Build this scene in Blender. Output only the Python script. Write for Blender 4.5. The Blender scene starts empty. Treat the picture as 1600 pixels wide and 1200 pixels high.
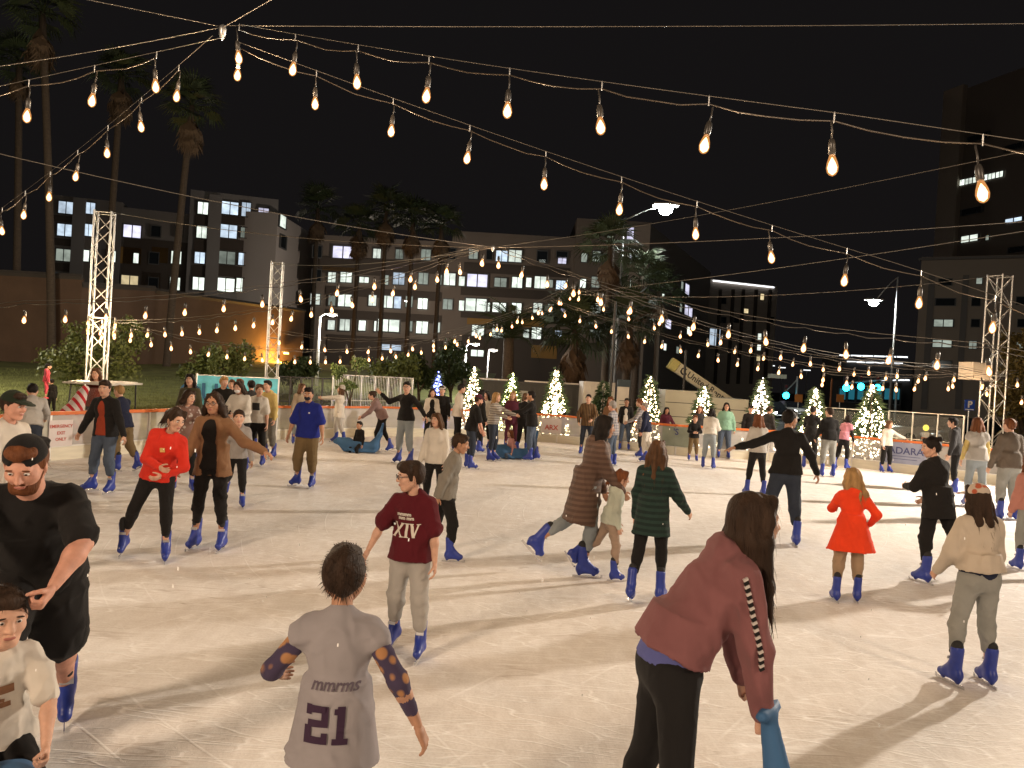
import bpy, bmesh, math, random
import numpy as np
from mathutils import Vector, Matrix
from mathutils.bvhtree import BVHTree

random.seed(7); RNG = np.random.default_rng(7)
SC = bpy.context.scene
COL = SC.collection
R = math.radians

# ------------------------------------------------------------------ camera
CAMH = 2.1; F = 1202.0; PITCH = R(-0.57); ROLL = R(3.3)
cam_d = bpy.data.cameras.new('camera'); cam_d.lens = 36.0 * F / 1600.0; cam_d.sensor_width = 36.0
cam_d.clip_start = 0.05; cam_d.clip_end = 2000
cam = bpy.data.objects.new('camera', cam_d); COL.objects.link(cam)
CM = Matrix.Rotation(math.pi / 2 + PITCH, 3, 'X') @ Matrix.Rotation(ROLL, 3, 'Z')
cam.matrix_world = Matrix.Translation((0, 0, CAMH)) @ CM.to_4x4()
SC.camera = cam

# ------------------------------------------------------------------ night sky, exposure
W = bpy.data.worlds.new('World'); SC.world = W; W.use_nodes = True
bg = W.node_tree.nodes['Background']
bg.inputs[0].default_value = (0.0075, 0.0066, 0.0068, 1); bg.inputs[1].default_value = 1.0
SC.view_settings.view_transform = 'Standard'; SC.view_settings.look = 'None'
SC.view_settings.exposure = -0.08; SC.view_settings.gamma = 1.0
SC.cycles.use_denoising = True
SC.cycles.max_bounces = 6; SC.cycles.diffuse_bounces = 3; SC.cycles.transparent_max_bounces = 24
SC.cycles.sample_clamp_indirect = 4.0
SC.cycles.caustics_reflective = False; SC.cycles.caustics_refractive = False

# ------------------------------------------------------------------ picture <-> place
def ray(px, py):
    return (CM @ Vector(((px - 800) / F, -(py - 600) / F, -1.0)))
def at(px, py, d):
    v = ray(px, py); t = d / v.y
    return Vector((0, 0, CAMH)) + v * t
def ground(px, py, z=0.0):
    v = ray(px, py); t = (z - CAMH) / v.z
    return Vector((0, 0, CAMH)) + v * t
def proj(p):
    q = CM.transposed() @ (Vector(p) - Vector((0, 0, CAMH)))
    return 800 + F * q.x / -q.z, 600 - F * q.y / -q.z

# ------------------------------------------------------------------ materials
MATS = {}
def mat(name, col, rough=0.7, var=0.12, scale=8.0, bump=0.0, bscale=40.0, metal=0.0, spec=0.4, sheen=0.0, stretch=(1, 1, 1), coat=0.0):
    if name in MATS: return MATS[name]
    m = bpy.data.materials.new(name); m.use_nodes = True
    nt = m.node_tree; b = nt.nodes['Principled BSDF']
    b.inputs['Roughness'].default_value = rough; b.inputs['Metallic'].default_value = metal
    b.inputs['Specular IOR Level'].default_value = spec
    if sheen: b.inputs['Sheen Weight'].default_value = sheen; b.inputs['Sheen Roughness'].default_value = 0.5
    if coat: b.inputs['Coat Weight'].default_value = coat
    tc = nt.nodes.new('ShaderNodeTexCoord'); mp = nt.nodes.new('ShaderNodeMapping')
    mp.inputs['Scale'].default_value = stretch
    nt.links.new(tc.outputs['Object'], mp.inputs[0])
    n = nt.nodes.new('ShaderNodeTexNoise'); n.inputs['Scale'].default_value = scale; n.inputs['Detail'].default_value = 5
    nt.links.new(mp.outputs[0], n.inputs['Vector'])
    mx = nt.nodes.new('ShaderNodeMix'); mx.data_type = 'RGBA'
    c = np.array(col[:3]); lo = np.clip(c * (1 - 2 * var), 0, 1); hi = np.clip(c * (1 + 2 * var), 0, 1)
    mx.inputs[6].default_value = (*lo, 1); mx.inputs[7].default_value = (*hi, 1)
    nt.links.new(n.outputs[0], mx.inputs[0]); nt.links.new(mx.outputs[2], b.inputs['Base Color'])
    if bump:
        n2 = nt.nodes.new('ShaderNodeTexNoise'); n2.inputs['Scale'].default_value = bscale; n2.inputs['Detail'].default_value = 4
        nt.links.new(mp.outputs[0], n2.inputs['Vector'])
        bp = nt.nodes.new('ShaderNodeBump'); bp.inputs['Strength'].default_value = bump; bp.inputs['Distance'].default_value = 0.02
        nt.links.new(n2.outputs[0], bp.inputs['Height']); nt.links.new(bp.outputs[0], b.inputs['Normal'])
    MATS[name] = m
    return m
def emit(name, col, strength, clear=0.0):
    if name in MATS: return MATS[name]
    m = bpy.data.materials.new(name); m.use_nodes = True; nt = m.node_tree
    nt.nodes.remove(nt.nodes['Principled BSDF']); out = nt.nodes['Material Output']
    e = nt.nodes.new('ShaderNodeEmission'); e.inputs[0].default_value = (*col, 1); e.inputs[1].default_value = strength
    if clear:
        t = nt.nodes.new('ShaderNodeBsdfTransparent'); mx = nt.nodes.new('ShaderNodeMixShader'); mx.inputs[0].default_value = 1 - clear
        nt.links.new(t.outputs[0], mx.inputs[1]); nt.links.new(e.outputs[0], mx.inputs[2]); nt.links.new(mx.outputs[0], out.inputs[0])
    else: nt.links.new(e.outputs[0], out.inputs[0])
    if clear or strength < 10: m.cycles.emission_sampling = 'NONE'
    MATS[name] = m
    return m
def lit_pane(name, col, strength):
    """lit window: what the room behind gives off, blinds and furniture as blotches and slats"""
    if name in MATS: return MATS[name]
    m = bpy.data.materials.new(name); m.use_nodes = True; nt = m.node_tree
    nt.nodes.remove(nt.nodes['Principled BSDF']); out = nt.nodes['Material Output']
    e = nt.nodes.new('ShaderNodeEmission')
    tc = nt.nodes.new('ShaderNodeTexCoord'); oi = nt.nodes.new('ShaderNodeObjectInfo')
    ad = nt.nodes.new('ShaderNodeVectorMath'); ad.operation = 'MULTIPLY_ADD'
    nt.links.new(tc.outputs['Object'], ad.inputs[0]); ad.inputs[1].default_value = (2.2, 2.2, 2.2)
    cb = nt.nodes.new('ShaderNodeCombineXYZ'); mu = nt.nodes.new('ShaderNodeMath'); mu.operation = 'MULTIPLY'; mu.inputs[1].default_value = 40
    nt.links.new(oi.outputs['Random'], mu.inputs[0]); nt.links.new(mu.outputs[0], cb.inputs[0]); nt.links.new(mu.outputs[0], cb.inputs[2])
    nt.links.new(cb.outputs[0], ad.inputs[2])
    v = nt.nodes.new('ShaderNodeTexNoise'); v.inputs['Scale'].default_value = 0.9; v.inputs['Detail'].default_value = 3
    nt.links.new(ad.outputs[0], v.inputs['Vector'])
    rp = nt.nodes.new('ShaderNodeValToRGB'); rp.color_ramp.elements[0].position = 0.32; rp.color_ramp.elements[1].position = 0.68
    rp.color_ramp.elements[0].color = (*[c * 0.55 for c in col], 1); rp.color_ramp.elements[1].color = (*col, 1)
    nt.links.new(v.outputs[0], rp.inputs[0]); nt.links.new(rp.outputs[0], e.inputs[0])
    m2 = nt.nodes.new('ShaderNodeMapRange'); m2.inputs[3].default_value = strength * 0.55; m2.inputs[4].default_value = strength * 1.25
    nt.links.new(oi.outputs['Random'], m2.inputs[0]); nt.links.new(m2.outputs[0], e.inputs[1])
    nt.links.new(e.outputs[0], out.inputs[0]); m.cycles.emission_sampling = 'NONE'; MATS[name] = m
    return m

# ------------------------------------------------------------------ objects
def link(o, parent=None):
    COL.objects.link(o)
    if parent is not None: o.parent = parent
    return o
def tag(o, label=None, cat=None, group=None, kind=None):
    if label: o['label'] = label
    if cat: o['category'] = cat
    if group: o['group'] = group
    if kind: o['kind'] = kind
    return o
def empty(name, loc=(0, 0, 0), rz=0.0):
    o = bpy.data.objects.new(name, None); o.location = loc; o.rotation_euler[2] = rz
    o.empty_display_size = 0.1
    return link(o)
def np_mesh(name, V, Fc, mats, smooth=True, mi=None):
    V = np.asarray(V, np.float32); Fc = np.asarray(Fc, np.int32); k = Fc.shape[1]
    me = bpy.data.meshes.new(name)
    me.vertices.add(len(V)); me.vertices.foreach_set('co', V.ravel())
    me.loops.add(Fc.size); me.loops.foreach_set('vertex_index', Fc.ravel())
    me.polygons.add(len(Fc)); me.polygons.foreach_set('loop_start', np.arange(0, Fc.size, k, dtype=np.int32))
    if not isinstance(mats, (list, tuple)): mats = [mats]
    for m in mats: me.materials.append(m)
    if mi is not None: me.polygons.foreach_set('material_index', np.asarray(mi, np.int32))
    me.polygons.foreach_set('use_smooth', np.full(len(Fc), smooth))
    me.update(calc_edges=True); me.validate()
    return me
class MB:
    """collects boxes, tubes and polygons into one mesh"""
    def __init__(s): s.v = []; s.f = []; s.m = []
    def poly(s, pts, mi=0):
        n = len(s.v); s.v += [tuple(p) for p in pts]; s.f.append(tuple(range(n, n + len(pts)))); s.m.append(mi)
    def box(s, c, d, rot=None, mi=0):
        n = len(s.v); c = Vector(c)
        for x, y, z in ((-1,-1,-1),(1,-1,-1),(1,1,-1),(-1,1,-1),(-1,-1,1),(1,-1,1),(1,1,1),(-1,1,1)):
            p = Vector((x * d[0] / 2, y * d[1] / 2, z * d[2] / 2))
            if rot is not None: p = rot @ p
            s.v.append(tuple(c + p))
        for q in ((0,3,2,1),(4,5,6,7),(0,1,5,4),(1,2,6,5),(2,3,7,6),(3,0,4,7)):
            s.f.append(tuple(n + i for i in q)); s.m.append(mi)
    def tube(s, pts, r, sides=6, mi=0, cap=True):
        pts = [Vector(p) for p in pts]
        rs = r if isinstance(r, (list, tuple)) else [r] * len(pts)
        n0 = len(s.v)
        for i, p in enumerate(pts):
            d = (pts[min(i + 1, len(pts) - 1)] - pts[max(i - 1, 0)])
            if d.length < 1e-9: d = Vector((0, 0, 1))
            d.normalize()
            u = d.cross(Vector((0, 0, 1)) if abs(d.z) < 0.95 else Vector((1, 0, 0))).normalized(); w = d.cross(u)
            for k in range(sides):
                a = 2 * math.pi * k / sides
                s.v.append(tuple(p + (u * math.cos(a) + w * math.sin(a)) * rs[i]))
        for i in range(len(pts) - 1):
            for k in range(sides):
                a = n0 + i * sides + k; b = n0 + i * sides + (k + 1) % sides
                s.f.append((a, b, b + sides, a + sides)); s.m.append(mi)
        if cap:
            s.f.append(tuple(n0 + k for k in range(sides))[::-1]); s.m.append(mi)
            s.f.append(tuple(n0 + (len(pts) - 1) * sides + k for k in range(sides))); s.m.append(mi)
    def lathe(s, prof, c=(0, 0, 0), sides=12, mi=0):
        n0 = len(s.v)
        for r, z in prof:
            for k in range(sides):
                a = 2 * math.pi * k / sides
                s.v.append((c[0] + r * math.cos(a), c[1] + r * math.sin(a), c[2] + z))
        for i in range(len(prof) - 1):
            for k in range(sides):
                a = n0 + i * sides + k; b = n0 + i * sides + (k + 1) % sides
                s.f.append((a, b, b + sides, a + sides)); s.m.append(mi)
    def mesh(s, name, mats, smooth=False):
        me = bpy.data.meshes.new(name); me.from_pydata(s.v, [], s.f)
        if not isinstance(mats, (list, tuple)): mats = [mats]
        for m in mats: me.materials.append(m)
        me.polygons.foreach_set('material_index', s.m)
        me.polygons.foreach_set('use_smooth', [smooth] * len(s.f)); me.update()
        return me
    def build(s, name, mats, parent=None, smooth=False, loc=None):
        o = bpy.data.objects.new(name, s.mesh(name, mats, smooth))
        if loc is not None: o.location = loc
        return link(o, parent)
def obj(name, me, parent=None, loc=None):
    o = bpy.data.objects.new(name, me)
    if loc is not None: o.location = loc
    return link(o, parent)
_unit = {}
def unit_box(m):
    k = ('b', m.name)
    if k not in _unit:
        b = MB(); b.box((0, 0, 0), (1, 1, 1)); _unit[k] = b.mesh('box_piece', m)
    return _unit[k]
def unit_cyl(m, sides=8):
    k = ('c', m.name, sides)
    if k not in _unit:
        b = MB(); b.tube([(0, 0, 0), (0, 0, 1)], 1.0, sides); _unit[k] = b.mesh('rod_piece', m, True)
    return _unit[k]
def rod(name, a, b, r, m, parent=None, sides=8):
    a = Vector(a); b = Vector(b); d = b - a
    o = obj(name, unit_cyl(m, sides), parent); q = d.to_track_quat('Z', 'Y')
    o.matrix_local = Matrix.Translation(a) @ q.to_matrix().to_4x4() @ Matrix.Diagonal((r, r, d.length, 1))
    return o
def bar(name, c, dims, m, parent=None, rz=0.0, M=None):
    o = obj(name, unit_box(m), parent)
    Rm = M.to_4x4() if M is not None else Matrix.Rotation(rz, 4, 'Z')
    o.matrix_local = Matrix.Translation(c) @ Rm @ Matrix.Diagonal((*dims, 1))
    return o
_txt = {}
def text_mesh(s, size, m, extrude=0.002, bold=0.0, shear=0.0, subdiv=0):
    k = (s, size, m.name, bold, shear, subdiv)
    if k in _txt: return _txt[k]
    cu = bpy.data.curves.new('lettering', 'FONT'); cu.body = s; cu.size = size; cu.extrude = extrude; cu.offset = bold; cu.shear = shear
    cu.align_x = 'CENTER'; cu.align_y = 'CENTER'; cu.resolution_u = 3
    o = bpy.data.objects.new('lettering_tmp', cu); COL.objects.link(o)
    dg = bpy.context.evaluated_depsgraph_get(); me = bpy.data.meshes.new_from_object(o.evaluated_get(dg))
    bpy.data.objects.remove(o); bpy.data.curves.remove(cu)
    if subdiv:
        bm = bmesh.new(); bm.from_mesh(me); bmesh.ops.triangulate(bm, faces=bm.faces)
        for _ in range(subdiv):
            ed = [e for e in bm.edges if e.calc_length() > size * 0.09]
            if ed: bmesh.ops.subdivide_edges(bm, edges=ed, cuts=1); bmesh.ops.triangulate(bm, faces=bm.faces)
        bm.to_mesh(me); bm.free()
    me.materials.clear(); me.materials.append(m); _txt[k] = me
    return me
# ================================================================== THE SETTING
def ice_material():
    m = bpy.data.materials.new('skated ice'); m.use_nodes = True; nt = m.node_tree; b = nt.nodes['Principled BSDF']
    tc = nt.nodes.new('ShaderNodeTexCoord')
    def noise(scale, detail=5, vec=None, rough=0.55, dist=0.0):
        n = nt.nodes.new('ShaderNodeTexNoise'); n.inputs['Scale'].default_value = scale; n.inputs['Detail'].default_value = detail
        n.inputs['Roughness'].default_value = rough; n.inputs['Distortion'].default_value = dist
        nt.links.new(vec or tc.outputs['Object'], n.inputs['Vector']); return n
    def mapping(scale, rot):
        mp = nt.nodes.new('ShaderNodeMapping'); mp.inputs['Scale'].default_value = scale; mp.inputs['Rotation'].default_value = (0, 0, R(rot))
        nt.links.new(tc.outputs['Object'], mp.inputs[0]); return mp.outputs[0]
    def ramp(src, p0, c0, p1, c1):
        r = nt.nodes.new('ShaderNodeValToRGB'); r.color_ramp.elements[0].position = p0; r.color_ramp.elements[1].position = p1
        r.color_ramp.elements[0].color = (*c0, 1); r.color_ramp.elements[1].color = (*c1, 1)
        nt.links.new(src, r.inputs[0]); return r.outputs[0]
    def mixc(kind, fac, a, bb):
        x = nt.nodes.new('ShaderNodeMix'); x.data_type = 'RGBA'; x.blend_type = kind; x.inputs[0].default_value = fac
        nt.links.new(a, x.inputs[6]); nt.links.new(bb, x.inputs[7]); return x.outputs[2]
    def scratches(rot, sx, sy, scale, w, warp):
        mp = mapping((sx, sy, 1), rot)
        wn = noise(0.7, 3, mp)
        ad = nt.nodes.new('ShaderNodeVectorMath'); ad.operation = 'MULTIPLY_ADD'; ad.inputs[1].default_value = (warp,) * 3
        nt.links.new(wn.outputs[1], ad.inputs[0]); nt.links.new(mp, ad.inputs[2])
        v = nt.nodes.new('ShaderNodeTexVoronoi'); v.feature = 'DISTANCE_TO_EDGE'; v.inputs['Scale'].default_value = scale
        nt.links.new(ad.outputs[0], v.inputs['Vector'])
        return ramp(v.outputs[0], 0.0, (1, 1, 1), w, (0, 0, 0))
    base = ramp(noise(0.5, 7, dist=0.6).outputs[0], 0.34, (0.83, 0.80, 0.775), 0.64, (0.89, 0.88, 0.87))
    fine = ramp(noise(9, 6, mapping((1, 0.45, 1), 12)).outputs[0], 0.3, (0.85, 0.83, 0.81), 0.7, (1, 1, 1))
    grain = ramp(noise(55, 4).outputs[0], 0.35, (0.88, 0.87, 0.86), 0.62, (1, 1, 1))
    c = mixc('MULTIPLY', 0.8, mixc('MULTIPLY', 0.95, base, fine), grain)
    dk = mixc('MULTIPLY', 1.0, scratches(8, 0.22, 2.4, 1.3, 0.012, 1.5), ramp(noise(0.9, 2).outputs[0], 0.45, (0,) * 3, 0.6, (1,) * 3))
    dx = nt.nodes.new('ShaderNodeMix'); dx.data_type = 'RGBA'; dx.inputs[7].default_value = (.55, .50, .46, 1); nt.links.new(dk, dx.inputs[0]); nt.links.new(c, dx.inputs[6]); c = dx.outputs[2]
    s1 = scratches(15, 0.35, 2.2, 1.5, 0.018, 0.9); s2 = scratches(-20, 0.3, 1.8, 2.4, 0.02, 1.4); s3 = scratches(70, 0.5, 2.0, 1.1, 0.012, 1.2)
    s4 = scratches(-35, 0.25, 2.6, 4.5, 0.03, 1.0)
    sc = mixc('ADD', 1.0, mixc('ADD', 1.0, s1, s2), mixc('ADD', 1.0, s3, s4))
    patch = ramp(noise(1.6, 3).outputs[0], 0.35, (0.15,) * 3, 0.65, (1,) * 3)
    sc2 = mixc('MULTIPLY', 1.0, sc, patch)
    def arcs(cx, cy, scale, lo, seed):
        mp = nt.nodes.new('ShaderNodeMapping'); mp.inputs['Location'].default_value = (-cx, -cy, 0); nt.links.new(tc.outputs['Object'], mp.inputs[0])
        w = nt.nodes.new('ShaderNodeTexWave'); w.wave_type = 'RINGS'; w.rings_direction = 'Z'; w.inputs['Scale'].default_value = scale; w.inputs['Distortion'].default_value = 9.0; w.inputs['Detail'].default_value = 3; w.inputs['Detail Scale'].default_value = .12
        nt.links.new(mp.outputs[0], w.inputs['Vector']); r = ramp(w.outputs[0], lo, (0,) * 3, 1.0, (1,) * 3)
        return mixc('MULTIPLY', 1.0, r, ramp(noise(.8 + seed * .13, 3, mapping((1, 1, 1), seed * 40)).outputs[0], .48, (0,) * 3, .6, (1,) * 3))
    ar = mixc('ADD', 1.0, mixc('ADD', 1.0, arcs(-6, 1, 0.7, .992, 1), arcs(5, 12, 0.9, .992, 2)), mixc('ADD', 1.0, arcs(9, -2, 0.6, .993, 3), arcs(-2, 16, 1.1, .992, 4)))
    sc2 = mixc('ADD', .5, sc2, ar)
    sc2 = mixc('ADD', .8, sc2, mixc('MULTIPLY', 1.0, ramp(noise(70, 2).outputs[0], .66, (0,) * 3, .74, (1,) * 3), ramp(noise(.6, 3).outputs[0], .45, (0,) * 3, .62, (1,) * 3)))
    white = nt.nodes.new('ShaderNodeRGB'); white.outputs[0].default_value = (0.97, 0.97, 0.97, 1)
    x = nt.nodes.new('ShaderNodeMix'); x.data_type = 'RGBA'; nt.links.new(c, x.inputs[6]); nt.links.new(white.outputs[0], x.inputs[7])
    mlt = nt.nodes.new('ShaderNodeMath'); mlt.operation = 'MULTIPLY'; mlt.inputs[1].default_value = 0.8
    nt.links.new(sc2, mlt.inputs[0]); nt.links.new(mlt.outputs[0], x.inputs[0])
    nt.links.new(x.outputs[2], b.inputs['Base Color'])
    rr = ramp(noise(2.5, 4).outputs[0], 0.3, (0.5,) * 3, 0.7, (0.75,) * 3); nt.links.new(rr, b.inputs['Roughness'])
    b.inputs['Specular IOR Level'].default_value = 0.2
    h = mixc('ADD', 0.6, noise(14, 5, mapping((1, 0.5, 1), 20)).outputs[0], sc2)
    bp = nt.nodes.new('ShaderNodeBump'); bp.inputs['Strength'].default_value = 0.45; bp.inputs['Distance'].default_value = 0.012
    nt.links.new(h, bp.inputs['Height']); nt.links.new(bp.outputs[0], b.inputs['Normal'])
    return m

M_ASPH = mat('asphalt', (0.05, 0.048, 0.046), 0.85, 0.25, 3, 0.4, 60)
M_STEEL = mat('galvanised steel', (0.55, 0.55, 0.54), 0.4, 0.1, 20, metal=0.85)
M_ALU = mat('aluminium tube', (0.72, 0.70, 0.66), 0.35, 0.06, 20, metal=0.7)
M_DARK = mat('dark painted metal', (0.03, 0.03, 0.032), 0.5, 0.1)
M_WHITE = mat('white plastic', (0.75, 0.74, 0.71), 0.45, 0.05, 5)
M_ORANGE = mat('orange rail cap', (0.62, 0.15, 0.03), 0.5, 0.1, 6)
M_RUB = mat('black rubber', (0.02, 0.02, 0.02), 0.6, 0.1)

# ground, ice
b_ = MB(); b_.poly([(-700, -60, -0.06), (700, -60, -0.06), (700, 1500, -0.06), (-700, 1500, -0.06)])
tag(b_.build('ground', M_ASPH), 'dark asphalt ground around the rink', kind='structure')
RIM = [(-30, 735), (75, 720), (230, 706), (430, 687), (600, 681), (760, 684), (870, 692), (1055, 711), (1200, 720), (1330, 730), (1447, 743), (1560, 758)]
RIMP = [ground(x, y) for x, y in RIM]
RIMP = [Vector((-11.2, 7.5, 0)), Vector((-10.6, 10.0, 0))] + RIMP[0:] + [Vector((15.0, 17.0, 0)), Vector((16.5, 12.5, 0))]
pts = [Vector((-11.2, -6, 0))] + RIMP + [Vector((16.5, -6, 0))]
b_ = MB(); b_.poly([(p.x, p.y, 0.0) for p in pts][::-1]); b_.box((2, 8, -0.04), (20, 20, 0.03))
ice = b_.build('ice_rink', ice_material()); tag(ice, 'scratched white ice of the skating rink', kind='structure')

# ------------------------------------------------------------------ rink barrier: rail, kick plate, clear panels, posts
def acrylic(name, tint, clear):
    m = bpy.data.materials.new(name); m.use_nodes = True; nt = m.node_tree; b = nt.nodes['Principled BSDF']
    b.inputs['Base Color'].default_value = (*tint, 1); b.inputs['Roughness'].default_value = 0.12; b.inputs['Alpha'].default_value = clear
    n = nt.nodes.new('ShaderNodeTexNoise'); n.inputs['Scale'].default_value = 3; mr = nt.nodes.new('ShaderNodeMapRange')
    mr.inputs[3].default_value = clear * 0.7; mr.inputs[4].default_value = min(1, clear * 1.3)
    nt.links.new(n.outputs[0], mr.inputs[0]); nt.links.new(mr.outputs[0], b.inputs['Alpha'])
    return m
M_PANEL = acrylic('scuffed clear acrylic', (0.72, 0.70, 0.68), 0.42)
M_KICK = mat('cream kick plate', (0.66, 0.62, 0.50), 0.5, 0.12, 4)
M_PLATE = mat('printed board white', (0.62, 0.56, 0.55), 0.55, 0.06, 4)
M_BLUEAD = mat('blue printed board', (0.28, 0.31, 0.43), 0.5, 0.2, 2)
M_NAVY = mat('navy lettering', (0.05, 0.06, 0.16), 0.6, 0.05)
M_REDINK = mat('red lettering', (0.45, 0.07, 0.05), 0.6, 0.05)
HB = 0.93
def barrier(points, label, skip=()):
    root = empty('rink_barrier', points[0]); o0 = points[0]
    tag(root, label, 'barrier', 'barriers round the ice')
    for i in range(len(points) - 1):
        a, b = points[i] - o0, points[i + 1] - o0
        L = (b - a).length; n = max(1, round(L / 1.9)); rz = math.atan2((b - a).y, (b - a).x)
        for k in range(n):
            p = a.lerp(b, k / n); q = a.lerp(b, (k + 1) / n); c = (p + q) / 2; l = (q - p).length
            bar('rail_cap', c + Vector((0, 0, HB - 0.03)), (l - 0.006, 0.13, 0.06), M_ORANGE, root, rz)
            bar('kick_plate', c + Vector((0, 0, 0.125)), (l - 0.05, 0.05, 0.25), M_KICK, root, rz)
            bar('panel', c + Vector((0, 0, 0.56)), (l - 0.06, 0.02, 0.60), M_PANEL, root, rz)
            bar('mid_rail', c + Vector((0, 0, 0.265)), (l - 0.05, 0.07, 0.025), M_ALU, root, rz)
            bar('post', p + Vector((0, 0, 0.44)), (0.045, 0.06, 0.86), M_ALU, root, rz)
    return root
barrier(RIMP[0:7], 'rink barrier with orange rail along the left edge of the ice')
barrier(RIMP[6:11], 'rink barrier with orange rail across the far end of the ice')
barrier(RIMP[10:], 'rink barrier with orange rail along the right edge of the ice')

def on_barrier(px, d_off=0.05):
    """point and frame on the rim under a picture column"""
    best = None
    for i in range(len(RIMP) - 1):
        a, b = RIMP[i], RIMP[i + 1]
        for t in np.linspace(0, 1, 60):
            p = a.lerp(b, float(t)); e = abs(proj(p + Vector((0, 0, .5)))[0] - px)
            if p.y > 5 and (best is None or e < best[0]): best = (e, p, (b - a).normalized())
    _, p, t = best; n = Vector((t.y, -t.x, 0))
    if n.dot(-p) < 0: n = -n; t = -t
    return p + n * d_off, t, n
def board_frame(t, n):
    if t.cross(Vector((0, 0, 1))).dot(n) < 0: t = -t
    return Matrix((t, Vector((0, 0, 1)), n)).transposed()
def board_sign(name, px, w, h, zc, m, lines, label, off=0.05):
    p, t, n = on_barrier(px, off); Fm = board_frame(t, n)
    root = empty(name, p + Vector((0, 0, zc))); root.rotation_euler = Fm.to_euler(); tag(root, label, 'sign')
    b = MB(); b.box((0, 0, 0), (w, h, 0.008)); b.build('board', m, root)
    for s, y, size, mm, bold in lines:
        o = obj('lettering', text_mesh(s, size, mm, 0.001, bold), root, (0, y, 0.007))
    return root
board_sign('exit_sign', 93, 0.50, 0.50, 0.52, M_PLATE, [('EMERGENCY', 0.13, 0.085, M_REDINK, 0.002), ('EXIT', 0.0, 0.085, M_REDINK, 0.002), ('ONLY', -0.12, 0.085, M_REDINK, 0.002)],
           'off white sign with three red lines on the left rink barrier')
s_ = board_sign('advert_board', 1415, 1.05, 0.60, 0.56, M_BLUEAD, [('ADARA', 0.06, 0.27, M_NAVY, 0.004)], 'blue grey advert board lettered ADARA on the right barrier')
for y, w in ((-0.09, 0.75), (-0.17, 0.6)):
    bar('underline', (0, y, 0.006), (w, 0.014, 0.004), M_NAVY, s_)
board_sign('small_board', 862, 0.7, 0.5, 0.55, M_PLATE, [('ARX', -0.06, 0.22, M_REDINK, 0.006)], 'white board with red letters on the far barrier below the tall lit tree')
board_sign('banner_board', 1055, 0.85, 0.58, 0.56, mat('grey green print', (0.22, 0.25, 0.2), 0.6, 0.2, 3), [("'S", 0.14, 0.26, M_NAVY, 0.006)], 'grey green board with dark letters on the far barrier')

# ------------------------------------------------------------------ grass slope, road
def slope_z(x, y):
    return max(0.0, (y - 17.5 - max(0, x + 9) * 1.4) * 0.055)
b_ = MB(); nx, ny = 46, 40
gx = np.linspace(-60, -1.5, nx); gy = np.linspace(16.0, 70, ny)
for j in range(ny):
    for i in range(nx):
        z = slope_z(gx[i], gy[j]); b_.v.append((gx[i], gy[j], -0.05 + min(z, 2.3) + 0.03 * math.sin(gx[i] * 1.7) * math.cos(gy[j] * 1.3)))
for j in range(ny - 1):
    for i in range(nx - 1):
        a = j * nx + i; b_.f.append((a, a + 1, a + nx + 1, a + nx)); b_.m.append(0)
M_GRASS = mat('mown grass', (0.15, 0.155, 0.045), 0.9, 0.45, 1.3, 0.8, 25)
tag(b_.build('lawn', M_GRASS, smooth=True), 'grass bank rising behind the left barrier', kind='structure')
gv = []; gf = []
for _ in range(26000):
    y = 15.5 + 22 * RNG.random() ** 1.6; x = -y * 0.75 + RNG.random() * (y * 0.62)
    if x < -58: continue
    if slope_z(x, y) <= 0.02: continue
    z = -0.05 + min(slope_z(x, y), 2.3); h = 0.05 + 0.07 * RNG.random(); a = RNG.random() * 6.28; w = 0.012
    n = len(gv); lx, ly = RNG.normal(0, .03, 2)
    gv += [(x - w * math.cos(a), y - w * math.sin(a), z), (x + w * math.cos(a), y + w * math.sin(a), z), (x + lx, y + ly, z + h)]
    gf.append((n, n + 1, n + 2))
go = obj('grass', np_mesh('grass', gv, gf, mat('grass blades', (0.14, 0.15, 0.045), 0.8, 0.4, 2), False)); tag(go, 'short grass blades on the bank', 'grass', kind='stuff')

# ------------------------------------------------------------------ buildings
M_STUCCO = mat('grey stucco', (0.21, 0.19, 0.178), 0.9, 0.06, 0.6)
M_STUCW = mat('pale stucco', (0.26, 0.245, 0.24), 0.9, 0.05, 0.6)
M_BROWN = mat('dark brown panels', (0.075, 0.06, 0.05), 0.85, 0.1, 0.8)
M_OCHRE = mat('ochre panels', (0.30, 0.17, 0.05), 0.85, 0.1, 0.8)
M_TAN = mat('tan masonry', (0.38, 0.31, 0.25), 0.9, 0.08, 0.5)
M_STUCB = mat('brown grey stucco', (0.19, 0.155, 0.13), 0.9, 0.07, 0.6)
M_BRICK = mat('brown block wall', (0.105, 0.06, 0.037), 0.9, 0.15, 1.0, 0.3, 6)
M_FRAME = mat('window frame', (0.10, 0.10, 0.10), 0.5, 0.05)
PANE = {'w': lit_pane('lit white room', (0.86, 0.95, 0.84), 1.8), 'c': lit_pane('lit cool room', (0.66, 0.80, 0.95), 1.5),
        'y': lit_pane('lit warm room', (1.0, 0.80, 0.45), 1.1), 'l': lit_pane('lit lavender room', (0.80, 0.78, 1.0), 1.6),
        'd': mat('dark window glass', (0.02, 0.025, 0.03), 0.08, 0.1, spec=0.8), 'm': lit_pane('dim room', (0.60, 0.68, 0.58), 0.65)}
def frame_mesh(split):
    b = MB(); t = 0.07
    b.box((0, 0, 0.5 - t / 2), (1, 1, t)); b.box((0, 0, -0.5 + t / 2), (1, 1, t))
    b.box((-0.5 + t / 2, 0, 0), (t, 1, 1 - 2 * t)); b.box((0.5 - t / 2, 0, 0), (t, 1, 1 - 2 * t))
    if split: b.box((0, 0, 0), (t * .7, 0.8, 1 - 2 * t))
    return b.mesh('window_frame', M_FRAME)
FR0, FR1 = frame_mesh(False), frame_mesh(True)
b_ = MB(); b_.box((0, 0, 0), (0.86, 0.35, 0.86)); _pb = b_
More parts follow.
